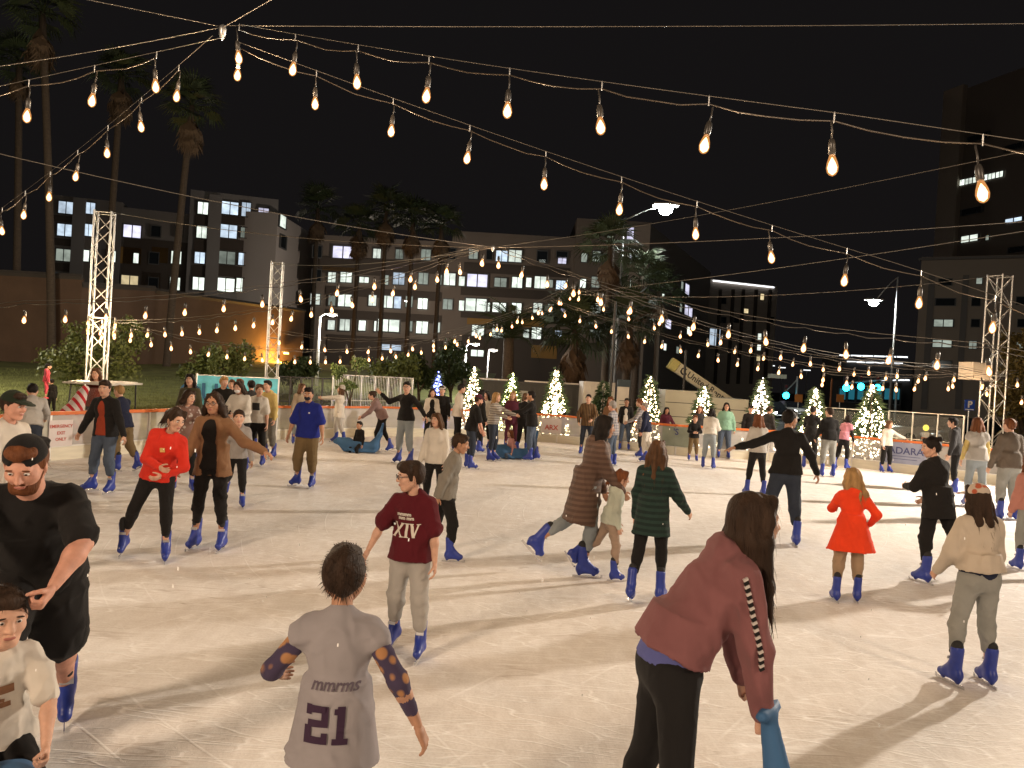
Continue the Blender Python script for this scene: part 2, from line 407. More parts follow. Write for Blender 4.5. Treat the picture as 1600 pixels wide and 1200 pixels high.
PANEME = {k: _pb.mesh('pane_' + k, v) for k, v in PANE.items()}
class Facade:
    """upright plane through two picture points at given depths"""
    def __init__(s, xa, da, xb, db):
        s.a = at(xa, 600, da); s.b = at(xb, 600, db); s.a.z = s.b.z = 0
        s.t = (s.b - s.a).normalized(); s.n = Vector((s.t.y, -s.t.x, 0))
        if s.n.dot(-s.a) < 0: s.n = -s.n
        s.rz = math.atan2(s.t.y, s.t.x)
    def hit(s, px, py):
        v = ray(px, py); o = Vector((0, 0, CAMH)); k = (s.a - o).dot(s.n) / v.dot(s.n)
        return o + v * k
    def u(s, p): return (p - s.a).dot(s.t)
    def p(s, u, z, out=0.0): return s.a + s.t * u + Vector((0, 0, z)) + s.n * out
    def block(s, name, root, x0, x1, ytop, m, depth=12, z0=-0.06, out=0.0, zt=None, xm=None):
        xm = xm or (x0 + x1) / 2
        u0 = s.u(s.hit(x0, 500)); u1 = s.u(s.hit(x1, 500)); z1 = zt if zt is not None else s.hit(xm, ytop).z
        c = s.p((u0 + u1) / 2, (z0 + z1) / 2, out - depth / 2)
        return bar(name, c - root.location, (abs(u1 - u0), depth, z1 - z0), m, root, s.rz)
    def panel(s, name, root, x0, x1, y0, y1, m, out=0.06, th=0.12):
        xm = (x0 + x1) / 2; ym = (y0 + y1) / 2
        u0 = s.u(s.hit(x0, ym)); u1 = s.u(s.hit(x1, ym)); z1 = s.hit(xm, y0).z; z0 = s.hit(xm, y1).z
        return bar(name, s.p((u0 + u1) / 2, (z0 + z1) / 2, out) - root.location, (abs(u1 - u0), th, abs(z1 - z0)), m, root, s.rz)
    def window(s, root, px, py, w, h, k, out=0.1, grow=1.12):
        c = s.hit(px, py); dy = 0.0577 * w / 2
        L = s.hit(px - w / 2, py - dy); Rr = s.hit(px + w / 2, py + dy); T = s.hit(px, py - h / 2); B = s.hit(px, py + h / 2)
        ww = (Rr - L).length * grow; hh = (T.z - B.z) * grow
        o = obj('window', FR1 if w > 11 and k != 'd' else FR0, root)
        o.matrix_local = Matrix.Translation(c + s.n * out - root.location) @ Matrix.Rotation(s.rz, 4, 'Z') @ Matrix.Diagonal((ww, 0.3, hh, 1))
        obj('pane', PANEME[k], o)
# --- left apartment block
fa = Facade(70, 96, 430, 104)
A = empty('apartment_building', fa.a); tag(A, 'grey stucco apartment block with cool lit windows behind the brown wall at left', 'building')
fa.block('wall', A, 72, 182, 309, M_STUCCO, 14); fa.block('wall', A, 182, 288, 327, M_STUCCO, 13, out=-0.6)
fa.block('wall', A, 288, 425, 304, M_STUCW, 14, out=0.5)
for x in (122, 334): fa.panel('pilaster', A, x - 10, x + 10, 310 if x < 200 else 306, 470, M_STUCW, out=0.75 if x > 200 else .3, th=0.5)
for x0, x1, y0, y1, m in ((82, 112, 337, 347, M_BROWN), (82, 112, 373, 384, M_BROWN), (82, 112, 411, 424, M_BROWN), (190, 292, 374, 470, M_BROWN), (340, 398, 340, 352, M_BROWN),
                          (340, 398, 376, 393, M_BROWN), (340, 398, 417, 434, M_BROWN), (306, 326, 338, 353, M_BROWN), (304, 324, 375, 394, M_BROWN), (301, 322, 415, 433, M_BROWN), (186, 220, 386, 412, M_OCHRE), (236, 262, 386, 410, M_OCHRE), (220, 250, 425, 452, M_OCHRE)):
    fa.panel('spandrel', A, x0, x1, y0, y1, m, out=0.62 if x0 > 295 else .12 if x0 < 185 else -.4 + .05)
WA = [(104,325,24,19,'c'),(142,326,15,18,'c'),(102,360,24,19,'c'),(139,360,15,19,'c'),(206,361,28,20,'l'),(243,361,15,17,'d'),(279,361,12,16,'d'),(100,399,24,19,'m'),(135,400,10,18,'w'),
      (174,401,15,18,'w'),(212,403,8,16,'w'),(240,403,15,18,'d'),(275,402,16,20,'w'),(99,431,24,8,'c'),(202,440,27,20,'y'),(239,442,15,17,'d'),(273,443,16,20,'w'),(318,327,16,19,'w'),(316,364,16,19,'w'),
      (313,404,16,18,'c'),(311,444,18,20,'w'),(360,327,26,20,'c'),(385,329,14,22,'c'),(358,363,26,21,'c'),(383,365,13,16,'m'),(355,404,26,20,'m'),(380,406,14,19,'c'),(353,446,28,21,'w'),(377,446,15,21,'w')]
for x, y, w, h, k in WA: fa.window(A, x, y, w, h, k, out=0.66 if x > 292 else .16 if x < 182 else -.32)
fa2 = Facade(425, 103, 492, 122)
fa2.block('wall', A, 425, 492, 330, mat('lightened side stucco', (.5, .45, .42), .9, .05, .6), 8, xm=430)  # side wall colour raised to stand in for the light it lacks
for x, y, w, h, k in ((440, 346, 10, 20, 'w'), (441, 378, 9, 20, 'd'), (411, 352, 16, 52, 'l'), (404, 452, 14, 20, 'w')): (fa2 if x > 425 else fa).window(A, x, y, w, h, k, out=0.1 if x > 425 else .66)  # tall lavender pane: lit balcony recess wall, its light given as glow
# --- long central block with receding wing
fb = Facade(485, 108, 1008, 108)
B = empty('apartment_building', fb.a); tag(B, 'long five storey apartment block with many lit windows behind the palms', 'building')
fb.block('wall', B, 485, 700, 372, M_STUCB, 14); fb.block('wall', B, 700, 892, 366, M_STUCB, 14.2, out=0.2); fb.block('wall', B, 892, 1008, 345, M_STUCB, 15, out=0.6)
for r0, r1 in ((452, 466), (488, 501), (527, 600)):
    for x0, x1 in ((510, 690), (720, 890)): fb.panel('spandrel', B, x0, x1, r0, r1, M_BROWN, out=0.3)
for x0, x1, y0, y1, m in ((500, 640, 405, 430, M_BROWN), (640, 700, 410, 428, M_BROWN), (505, 560, 418, 424, M_OCHRE), (725, 890, 415, 430, M_BROWN), (730, 770, 498, 508, M_OCHRE), (815, 850, 498, 512, M_OCHRE), (830, 870, 540, 560, M_OCHRE)):
    fb.panel('spandrel', B, x0, x1, y0, y1, m, out=0.36)
WB = [(497,394,14,18,'d'),(496,431,14,18,'d'),(494,468,15,17,'w'),(537,395,32,19,'l'),(666,399,15,17,'m'),(705,397,15,17,'d'),(542,434,18,16,'w'),(570,438,15,9,'w'),(602,438,12,15,'m'),(624,436,18,19,'c'),(662,436,15,18,'m'),
      (703,437,18,19,'w'),(746,439,32,20,'l'),(782,442,19,14,'m'),(540,470,21,19,'w'),(605,472,20,19,'w'),(622,473,11,19,'c'),(661,475,15,17,'w'),(700,476,15,16,'m'),(744,477,33,20,'w'),(780,481,21,15,'w'),
      (540,508,16,18,'w'),(567,509,11,16,'w'),(608,509,34,19,'w'),(660,512,18,19,'w'),(747,517,19,17,'w'),(778,520,18,15,'w'),(612,543,32,9,'c'),(746,552,20,10,'w'),(805,401,20,19,'w'),(784,401,18,17,'c'),(847,402,16,18,'d'),
      (847,409,10,5,'w'),(878,408,13,10,'l'),(878,399,17,10,'d'),(808,442,16,17,'w'),(844,442,18,19,'w'),(876,446,15,14,'c'),(807,482,15,16,'w'),(840,482,14,16,'w'),(879,486,6,12,'l'),(928,484,20,20,'w'),(838,521,15,18,'w'),
      (872,522,10,10,'c'),(928,522,14,12,'m'),(931,402,12,16,'m'),(990,367,24,20,'l'),(994,407,24,14,'l'),(992,446,18,14,'w'),(930,442,14,17,'m'),(520,434,12,16,'w'),(583,470,12,17,'w'),(640,472,11,17,'m'),(686,438,9,16,'m'),(722,440,9,15,'w'),(722,478,9,16,'w'),(683,512,10,16,'w'),(640,510,10,16,'m'),(590,510,9,16,'w'),(519,508,11,15,'w'),(520,470,11,16,'m'),(762,480,7,14,'w'),(826,442,8,15,'w'),(860,482,9,14,'m'),(822,521,9,14,'w'),(795,520,10,14,'m'),(860,444,7,12,'m'),(905,482,9,14,'w'),(910,444,9,14,'w'),(912,404,9,14,'m'),(590,397,12,15,'w'),(625,398,12,15,'m'),(740,398,14,15,'m'),(765,399,9,15,'d')]
for x, y, w, h, k in WB: fb.window(B, x, y, w, h, k, out=0.75 if x > 892 else .42)
fb2 = Facade(1008, 108, 1106, 150)
fb2.block('wall', B, 1008, 1106, 345, mat('wing masonry', (.30, .25, .21), .9, .08, .5), 10, xm=1009)
for x, y, w, h, k in ((1036,430,4,18,'m'),(1034,465,4,14,'w'),(1064,447,4,15,'m'),(1072,452,7,17,'l'),(1074,486,13,16,'l'),(1062,481,4,13,'m'),(1042,506,10,15,'l'),(1075,517,7,12,'w'),(1037,542,5,11,'w'),(1057,547,5,11,'m')): fb2.window(B, x, y, w, h, k)
# --- block with the lit cornice
fc = Facade(1098, 160, 1212, 166)
Cb = empty('office_building', fc.a); tag(Cb, 'dark office block with a white lit strip along its roof edge', 'building')
fc.block('wall', Cb, 1100, 1212, 441, mat('office masonry', (.42, .35, .29), .9, .08, .5), 20)
fc.panel('light_strip', Cb, 1112, 1208, 443, 445.2, emit('cornice light', (0.92, 0.95, 1.0), 2.2), out=.4)
for x in (1120, 1140, 1156, 1176, 1198): fc.panel('pier', Cb, x - 1.5, x + 1.5, 452, 600, M_BROWN, out=.3, th=.6)
for x, y, w, h, k in ((1190,464,6,10,'y'),(1165,486,7,7,'y'),(1186,526,6,10,'w'),(1185,543,6,9,'w'),(1184,560,6,8,'y'),(1116,527,17,27,'c'),(1150,500,7,8,'d'),(1130,500,7,9,'d'),(1130,470,7,9,'d'),(1205,500,6,9,'d')): fc.window(Cb, x, y, w, h, k)
# --- right hand slab and the tower above it
fd = Facade(1432, 112, 1640, 104)
D = empty('brown_building', fd.a); tag(D, 'brown masonry block with flat roof behind the right truss tower', 'building')
fd.block('wall', D, 1434, 1680, 402, M_TAN, 18, xm=1437); fd.panel('roof_edge', D, 1436, 1680, 401, 404.5, M_STUCCO, out=.25, th=.7)
for x, y, w, h, k in ((1477,472,30,11,'d'),(1474,505,30,11,'m'),(1472,537,30,11,'m'),(1471,569,30,11,'d'),(1525,472,13,12,'d'),(1524,505,13,12,'d'),(1520,539,12,12,'m'),(1530,439,9,10,'m'),(1595,470,14,12,'d'),(1597,505,14,12,'d'),(1595,541,14,12,'m'),(1477,441,20,10,'d')): fd.window(D, x, y, w, h, k)
for x in (1450, 1503): fd.panel('pier', D, x - 5, x + 5, 430, 640, M_STUCCO, out=.12)
fe = Facade(1470, 150, 1660, 128)
E = empty('tower_building', fe.a); tag(E, 'tall dark tower with one lit corner strip at upper right', 'building')
fe.block('wall', E, 1475, 1700, 142, M_STUCB, 30, xm=1500); fe.panel('corner_pier', E, 1473, 1503, 142, 402, M_TAN, out=.5, th=1.2)
for x, y, w, h, k in ((1517,373,26,10,'w'),(1545,372,5,7,'m'),(1586,344,26,6,'c'),(1590,390,24,8,'d'),(1520,330,30,9,'d'),(1586,230,26,9,'d'),(1530,215,30,9,'d')): fe.window(E, x, y, w, h, k, out=.3)
for i in range(6):
    x = 1504 + i * 12; fe.window(E, x, 286 - i * 2.6, 12.4, 10, 'w', out=.3, grow=1.0)

# --- brown block wall on the left, lit orange at its far end
wall_pts = [at(-60, 600, 42), at(120, 600, 43), at(235, 600, 47), at(470, 600, 62)]
Wl = empty('block_wall', (wall_pts[0].x, wall_pts[0].y, 0)); tag(Wl, 'tall brown block wall behind the grass bank', 'wall')
tops = [(at(-60, 424, 42).z, at(120, 434, 43).z), (at(120, 446, 43).z, at(235, 452, 47).z), (at(235, 455, 47).z, at(470, 487, 62).z)]
for i in range(3):
    a = wall_pts[i] - wall_pts[0]; b = wall_pts[i + 1] - wall_pts[0]; a.z = b.z = 0; n = Vector((b - a).normalized()); nn = Vector((-n.y, n.x, 0)) * 0.3
    z0, z1 = tops[i]; mb = MB()
    q = [a, b, b + nn, a + nn]
    lo = [p + Vector((0, 0, -.2)) for p in q]; hi = [q[0] + Vector((0, 0, z0)), q[1] + Vector((0, 0, z1)), q[2] + Vector((0, 0, z1)), q[3] + Vector((0, 0, z0))]
    mb.poly(lo[::-1]); mb.poly(hi)
    for k in range(4): mb.poly([lo[k], lo[(k + 1) % 4], hi[(k + 1) % 4], hi[k]])
    mb.build('wall_panel', M_BRICK, Wl)
    m2 = MB(); m2.tube([hi[0] + Vector((0, 0, .06)), hi[1] + Vector((0, 0, .06))], .16, 4); m2.build('coping', M_BROWN, Wl)
# ================================================================== LAMPS, STRINGS, TOWERS
def light(kind, loc, power, col, parent=None, size=0.15, name='lamp_light', spot=None, aim=None, blend=0.6):
    ld = bpy.data.lights.new(name, kind); ld.energy = power; ld.color = col
    ld.shadow_soft_size = size
    if spot: ld.spot_size = R(spot); ld.spot_blend = blend
    o = bpy.data.objects.new(name, ld); link(o, parent); o.location = loc
    if aim is not None: o.rotation_euler = (Vector(aim)).to_track_quat('-Z', 'Y').to_euler()
    return o
M_HEAD = emit('street lamp lens', (0.90, 1.0, 0.93), 60.0)
M_POLE = mat('grey pole', (0.30, 0.29, 0.28), 0.5, 0.1, metal=0.3)
M_POLEW = mat('white pole', (0.7, 0.68, 0.65), 0.5, 0.05)
def ico_lens(m):
    bm = bmesh.new(); bmesh.ops.create_icosphere(bm, subdivisions=2, radius=1); me = bpy.data.meshes.new('lens'); bm.to_mesh(me); bm.free(); me.materials.append(m); return me
def street_lamp(label, base_px, d, head, power, col=(0.92, 1, 0.95), pm=M_POLE, r=0.09, lens=0.16, z0=0.0, lm=None):
    """pole at column base_px, luminaire at picture point head"""
    h = at(head[0], head[1], d); bp = at(base_px[0], base_px[1], d)
    root = empty('street_lamp', (bp.x, bp.y, z0)); tag(root, label, 'street lamp', 'street lamps around the rink')
    top = Vector((0, 0, bp.z - z0)); hh = Vector((h.x - bp.x, h.y - bp.y, h.z - z0))
    mb = MB(); mb.tube([(0, 0, 0), top * .5, top], [r, r * .85, r * .6], 8); mb.build('pole', pm, root, True)
    mb = MB(); mb.box((0, 0, .15), (r * 4, r * 4, .3)); mb.build('foot', pm, root)
    mb = MB(); pts = [top.lerp(hh, t) + Vector((0, 0, math.sin(t * math.pi) * .12)) for t in (0, .3, .6, 1)]; mb.tube(pts, r * .45, 6); mb.build('arm', pm, root, True)
    mb = MB(); dx = 1 if hh.x >= 0 else -1
    mb.box(hh + Vector((dx * .12, 0, .07)), (lens * 3.6, lens * 1.9, .1)); mb.build('head', pm, root)
    mb = MB(); mb.lathe([(0.001, -.07 if lens < .25 else -lens * .8), (lens * .7, -.06 if lens < .25 else -lens * .55), (lens, 0), (lens, .01)], hh + Vector((dx * .12, 0, .015)), 10); mb.build('lens', lm or M_HEAD, root, True) if lens < .25 else setattr(obj('lens', ico_lens(lm), root, hh + Vector((dx * .12, 0, -lens * .45))), 'scale', (lens, lens, lens * .8))
    if power: light('POINT', hh + Vector((dx * .12, 0, -.25)), power, col, root, .2)
    return root
street_lamp('tall street lamp with a brilliant white light above the palms', (975, 345), 44, (1037, 322), 3800, lens=.40, lm=emit('brilliant lamp lens', (.92, 1, .95), 400))
street_lamp('tall street lamp with a small white light near the brown building', (1403, 433), 52, (1368, 470), 15000, lens=.3, lm=emit('brilliant lamp lens', (.92, 1, .95), 400))
street_lamp('white lamp post with a cobra head beside the second truss tower', (500, 495), 38, (516, 493), 700, (1, .97, .9), M_POLEW, .09, .12, z0=0.6, lm=emit('lamp lens warm', (1, .95, .85), 12))
street_lamp('white lamp post behind the blue lit tree', (728, 541), 40, (740, 539), 700, (1, .97, .9), M_POLEW, .08, .11, lm=emit('lamp lens warm', (1, .95, .85), 12))
street_lamp('thin lamp post in front of the uplit date palm', (763, 550), 44, (768, 548), 700, (1, .97, .9), M_POLE, .06, .13, lm=emit('lamp lens warm', (1, .95, .85), 12))
street_lamp('added thin lamp post behind the palms, lighting the long apartment block', (640, 500), 90, (637, 471), 5500, (1, .84, .68), M_POLE, .1, .14, lm=emit('lamp lens warm', (1, .95, .85), 12))  # lamp put in to light the block and leave the palms dark

street_lamp('added street lamp beyond the left edge of the view, lighting the grass', (-260, 330), 24, (-225, 328), 4200, (1, .9, .7), M_POLE, .09, .14, z0=.3, lm=emit('lamp lens warm', (1, .95, .85), 12))  # unseen lamp, added to brighten the grass bank
# wall light on the block wall
p_ = at(447, 552, 58.5); wl = empty('wall_lamp', p_); tag(wl, 'small orange wall light on the far end of the block wall', 'wall lamp')
mb = MB(); mb.box((0, 0, .1), (.5, .5, .12)); mb.build('hood', M_DARK, wl)
mb = MB(); mb.box((0, 0, 0), (.3, .3, .1)); mb.build('lens', emit('sodium lens', (1, .55, .1), 25), wl)
light('POINT', (0, -.9, -.5), 1600, (1.0, .5, .09), wl, .2)

# ------------------------------------------------------------------ truss towers
def truss(label, top_px, d, base_z=0.0, w=0.42, at_=None):
    t = Vector(at_) if at_ else at(top_px[0], top_px[1], d); H = t.z - base_z
    root = empty('truss_tower', (t.x, t.y, base_z), R(random.uniform(-15, 15) + 20)); tag(root, label, 'truss tower', 'lattice towers carrying the lights')
    h = w / 2; cs = [(-h, -h), (h, -h), (h, h), (-h, h)]
    for x, y in cs: rod('chord', (x, y, 0.02), (x, y, H), 0.026, M_ALU, root)
    n = int(H / 0.46); st = (H - .1) / n
    for f in range(4):
        a, b = cs[f], cs[(f + 1) % 4]
        for k in range(n):
            p, q = (a, b) if (k + f) % 2 == 0 else (b, a)
            rod('brace', (p[0], p[1], .05 + k * st), (q[0], q[1], .05 + (k + 1) * st), 0.013, M_ALU, root, 6)
        for z in (.05, H * .5, H - .04): rod('ring_brace', (a[0], a[1], z), (b[0], b[1], z), .016, M_ALU, root, 6)
    bar('base_plate', (0, 0, .012), (w * 2, w * 2, .02), M_STEEL, root)
    return root, H
M_FLOOD = emit('flood lamp lens', (1.0, 0.86, 0.66), 30.0)
def flood(label, loc, aim, power, col, spot=150, size=.5):
    root = empty('flood_lamp', loc); tag(root, label, 'flood lamp', 'flood lamps on the towers')
    d = (Vector(aim) - Vector(loc)).normalized(); q = d.to_track_quat('-Z', 'Y'); root.rotation_euler = q.to_euler()
    mb = MB(); mb.box((0, 0, .10), (.6, .42, .16)); mb.build('housing', M_DARK, root)
    mb = MB(); mb.box((0, 0, .012), (.52, .34, .012)); mb.build('lens', M_FLOOD, root)
    mb = MB(); mb.tube([(-.32, 0, .1), (-.32, 0, .3), (.32, 0, .3), (.32, 0, .1)], .015, 6); mb.build('bracket', M_DARK, root)
    light('SPOT', (0, 0, -.05), power, col, root, size, spot=spot, blend=.5, aim=(0, 0, -1))
    return root
WARM = (1.0, 0.75, 0.53)
truss('lattice truss tower wrapped with lights at left, in front of the bushy tree', (164, 331), 21, 0.15)
truss('slimmer lattice truss tower by the orange lit wall', (434, 410), 30, 0.1)
truss('lattice truss tower on the right in front of the brown building', (1563, 430), 23, -0.05, .46)
TR = Vector((17.5, 17.5, 0)); TRpx = proj(TR + Vector((0, 0, 6.6)))
truss('lattice truss tower beyond the right edge of the view', TRpx, 17.5, -0.05, .46)
flood('flood lamp on the tower beyond the right edge of the view', (17.1, 17.1, 5.4), (2.0, 8.5, 0), 16000, (1.0, .87, .72), size=.22)
flood('flood lamp on the tower behind the camera to the left', (-7.5, -5.0, 6.4), (2.5, 9, 0.5), 5000, WARM, size=.9)
flood('added flood lamp behind the camera to the right, softening the shadows', (10.0, -5.0, 6.4), (0.5, 11, 0.5), 3000, WARM, size=.9)  # unseen lamp added as soft fill, evens out the shadows
truss('lattice truss tower behind the camera to the left', (0, 0), 1, -.05, at_=(-7.8, -5.4, 6.6))
truss('lattice truss tower behind the camera to the right', (0, 0), 1, -.05, at_=(10.3, -5.4, 6.6))
# white speaker box on the right tower
p_ = at(1522, 580, 22.4); sp = empty('speaker_box', p_, R(15)); tag(sp, 'pale loudspeaker box hung on the right truss tower', 'speaker')
mb = MB(); mb.box((0, 0, 0), (.62, .5, .5)); mb.build('cabinet', mat('beige cabinet', (.5, .44, .36), .6, .06), sp); mb = MB(); mb.box((0, -.256, 0), (.54, .012, .42)); mb.build('grille', mat('beige grille', (.42, .37, .3), .8, .1, 60), sp)
mb = MB(); mb.tube([(.25, .1, 0), (.7, .2, .1)], .03, 6); mb.build('bracket', M_ALU, sp)

# ------------------------------------------------------------------ string lights
M_GLASS = emit('bulb glass glow', (1.0, 0.42, 0.13), 1.0, 0.5)
M_CORE = emit('bulb filament glow', (1.0, 0.47, 0.20), 16.0)
M_CORD = mat('black cord', (0.05, 0.045, 0.04), 0.35, 0.1, spec=0.6)
M_WIRE = mat('steel wire', (0.20, 0.18, 0.155), 0.5, 0.1, metal=0.6)
mb = MB(); mb.lathe([(.011, .0), (.016, -.016), (.026, -.046), (.030, -.070), (.026, -.092), (.016, -.106), (.001, -.113)], sides=12, mi=0)
mb.lathe([(.002, -.020), (.016, -.045), (.0245, -.070), (.019, -.092), (.002, -.105)], sides=6, mi=1)
ME_BULB = mb.mesh('bulb', [M_GLASS, M_CORE], True)
mb = MB(); mb.lathe([(.001, .075), (.013, .07), (.019, .045), (.019, 0), (.016, -.006), (.001, -.006)], sides=8); ME_SOCK = mb.mesh('socket', M_CORD, True)
mb = MB(); mb.tube([(0, 0, .07), (.004, 0, .11), (0, 0, .165)], .005, 5); ME_DROP = mb.mesh('drop_cord', M_CORD, True)
NB = 0
def lights(label, A, B, n, t0=0, t1=1.0, tw0=None, tw1=None, sag=0.25, size=None, wire=True, near=False, skip=()):
    """bulbs hung from a straight run A->B (picture point + depth of the bulbs at the ends); cable and wire above"""
    global NB
    size = size or (1.15 if near else 1.55)
    a = at(*A); b = at(*B); root = empty('string_lights', a + Vector((0, 0, .3))); tag(root, label, 'string lights', 'strings of warm bulbs over the rink')
    o = root.location.copy(); rs = random.Random(hash(label) % 1000 if False else len(label) * 13 + n)
    tw0 = t0 if tw0 is None else tw0; tw1 = t1 if tw1 is None else tw1
    def pos(t):
        p = a.lerp(b, t); p.z -= 4 * sag * t * (1 - t) if 0 <= t <= 1 else 0
        return p
    up = .165 * size
    ts = [t0 + (t1 - t0) * k / (n - 1) for k in range(n)]
    cp = []
    for i, t in enumerate(ts):
        p = pos(t)
        if i not in skip:
            bo = obj('bulb', ME_BULB, root); tl = rs.uniform(-.16, .16)
            bo.matrix_local = Matrix.Translation(p - o) @ Matrix.Rotation(tl, 4, 'Y') @ Matrix.Rotation(rs.uniform(-.12, .12), 4, 'X') @ Matrix.Diagonal((size, size, size, 1))
            obj('socket', ME_SOCK, bo)
            if near: obj('drop_cord', ME_DROP, bo)
            NB += 1
            if i % 2 == 0: light('POINT', p - o - Vector((0, 0, .16 * size)), 25.0, (1.0, .68, .40), root, .03, name='bulb_light')
        cp.append(p + Vector((0, 0, up)))
        if i < n - 1: cp += [pos(t + (ts[1] - ts[0]) * f) + Vector((0, 0, up - .035 * math.sin(f * math.pi) + rs.uniform(-.008, .008))) for f in (.25, .5, .75)]
    rw = .0026 if near else .006
    r = .0048 if near else .009
    mb = MB(); mb.tube([p - o for p in cp], r, 5); mb.build('cable', M_CORD if not near else mat('brown cable', (.07, .055, .04), .35, .1, spec=.6), root, True)
    if wire:
        mb = MB(); k = 14; mb.tube([pos(tw0 + (tw1 - tw0) * i / k) + Vector((0, 0, up + .05)) - o for i in range(k + 1)], rw, 4); mb.build('support_wire', M_WIRE, root, True)
        if near:
            for t in ts: rod('clip', pos(t) + Vector((0, 0, up - .01)) - o, pos(t) + Vector((0, 0, up + .052)) - o, .005, M_STEEL, root, 5)
    return root
# near canopy: four runs meeting at the upper left knot
lights('string of large bulbs running from the upper left knot to the right edge, topmost', (372, 78, 7.2), (1300, 240, 4.5), 10, 0, 9 / 7, sag=.03, near=True)
lights('string of bulbs slanting from the upper left knot down across the middle to the right', (372, 106, 7.25), (1437, 462, 7.4), 12, 0, 11 / 9, sag=.06, near=True)
lights('short string of bulbs from the upper left knot to the left edge', (350, 98, 7.2), (102, 155, 6.7), 4, .45, 1.6, tw0=0, sag=0.0, near=True)
lights('string of bulbs falling steeply from the upper left knot to the lower left', (330, 95, 7.4), (3, 352, 10.3), 8, .12, 1.15, tw0=0, sag=.05, near=True)
# far canopy
lights('long string of bulbs from the far knot toward the left edge at roof height', (754, 404, 17.2), (36, 493, 15.8), 14, 0, 1.08, sag=.3)
lights('string of bulbs from the far knot down to the left truss tower', (754, 405, 17.4), (180, 518, 20.6), 20, 0, 1, sag=.45)
lights('lowest string of bulbs between the two left truss towers and on to the centre', (204, 526, 21.0), (905, 455, 33), 34, 0, 1, sag=1.55)
lights('second lowest string of bulbs crossing left of centre', (437, 531, 24.0), (905, 452, 26), 15, 0, 1, sag=.95)
lights('string of bulbs from the far knot to the right, upper one', (779, 408, 17.0), (1525, 566, 11.5), 16, 0, 1.09, sag=.35)
lights('string of bulbs from the far knot to the right truss tower, second one', (885, 441, 20), (1500, 588, 21.5), 15, 0, 1.06, sag=.55)
lights('string of bulbs right of centre, third one down', (905, 463, 26), (1462, 592, 22.2), 16, 0, 1.2, sag=.5)
lights('string of bulbs right of centre, lowest one', (860, 480, 27), (1400, 603, 20.5), 19, 0, 1.0, sag=.35)
lights('level string of bulbs over the right barrier toward the right truss tower', (1285, 596, 23.0), (1590, 596, 21.0), 7, 0, 1, sag=.12)
# coil of spare bulbs on the left tower
root = empty('bulb_coil', at(158, 520, 20.6)); tag(root, 'bright coil of bulbs wound round the left truss tower', 'string lights', 'strings of warm bulbs over the rink')
cp = []
for k in range(14):
    a_ = k * 1.05; p_ = Vector((.36 * math.cos(a_), .36 * math.sin(a_), .16 * math.sin(k * 2.3) + .02 * k)); cp.append(p_ + Vector((0, 0, .1)))
    bo = obj('bulb', ME_BULB, root); bo.location = p_; bo.scale = (1.5,) * 3; obj('socket', ME_SOCK, bo)
mb = MB(); mb.tube(cp, .008, 5); mb.build('cable', M_CORD, root, True); light('POINT', (0, -.55, .2), 450, (1, .72, .42), root, .3)
# plain guy wires
def wire(label, A, B, sag=.1, r=.006):
    a = at(*A); b = at(*B); root = bpy.data.objects.new('guy_wire', None)
    mb = MB(); k = 16; mb.tube([(b - a) * (i / k) + Vector((0, 0, -4 * sag * (i / k) * (1 - i / k))) for i in range(k + 1)], r, 5)
    o = mb.build('guy_wire', M_WIRE, None, True, a); tag(o, label, 'wire', 'guy wires over the rink')
wire('thin wire running level across the top of the picture', (348, 40, 7.2), (1750, 35, 6.0), .02, .0028)
wire('thin wire from the upper left knot up to the right, out of the picture', (348, 43, 7.2), (470, -27, 6.0), 0, .0035)
wire('thin wire from the upper left knot out through the top edge', (348, 42, 7.2), (80, -12, 6.4), 0, .0028)
wire('thin wire from the upper left knot to the left edge', (348, 42, 7.2), (-60, 112, 6.0), .02, .003)
wire('thin wire crossing from the left edge to the far knot', (-60, 226, 12), (770, 386, 17.2), .15, .008)
wire('thin wire from the left truss tower to the far knot', (172, 331, 21), (770, 387, 17.2), .2, .008)
wire('thin wire from the second left truss tower to the far knot', (434, 412, 30), (770, 387, 17.2), .2, .009)
wire('thin wire from the far knot rising to the right edge', (772, 386, 17.2), (1700, 215, 8.0), .1, .0035)
wire('thin wire from the far knot running nearly level to the right edge', (772, 387, 17.2), (1700, 338, 14), .1, .007)
wire('thin wire right of centre rising to the right edge', (890, 458, 26), (1700, 345, 14), .1, .008)
wire('thin wire from the right truss tower top toward the centre', (1556, 431, 23), (905, 460, 26), .3, .009)
k_ = at(348, 46, 7.2); kb = MB(); kb.lathe([(.001, .05), (.03, .03), (.035, 0), (.03, -.05), (.012, -.09), (.001, -.1)], sides=8)
tag(kb.build('cable_knot', M_STEEL, None, True, k_), 'steel fitting where the near wires meet at upper left', 'cable fitting')
k_ = at(770, 387, 17.2); kb = MB(); kb.lathe([(.001, .06), (.035, .04), (.04, 0), (.03, -.06), (.001, -.1)], sides=8)
tag(kb.build('cable_knot', M_STEEL, None, True, k_), 'steel fitting where the far wires meet above the centre', 'cable fitting')
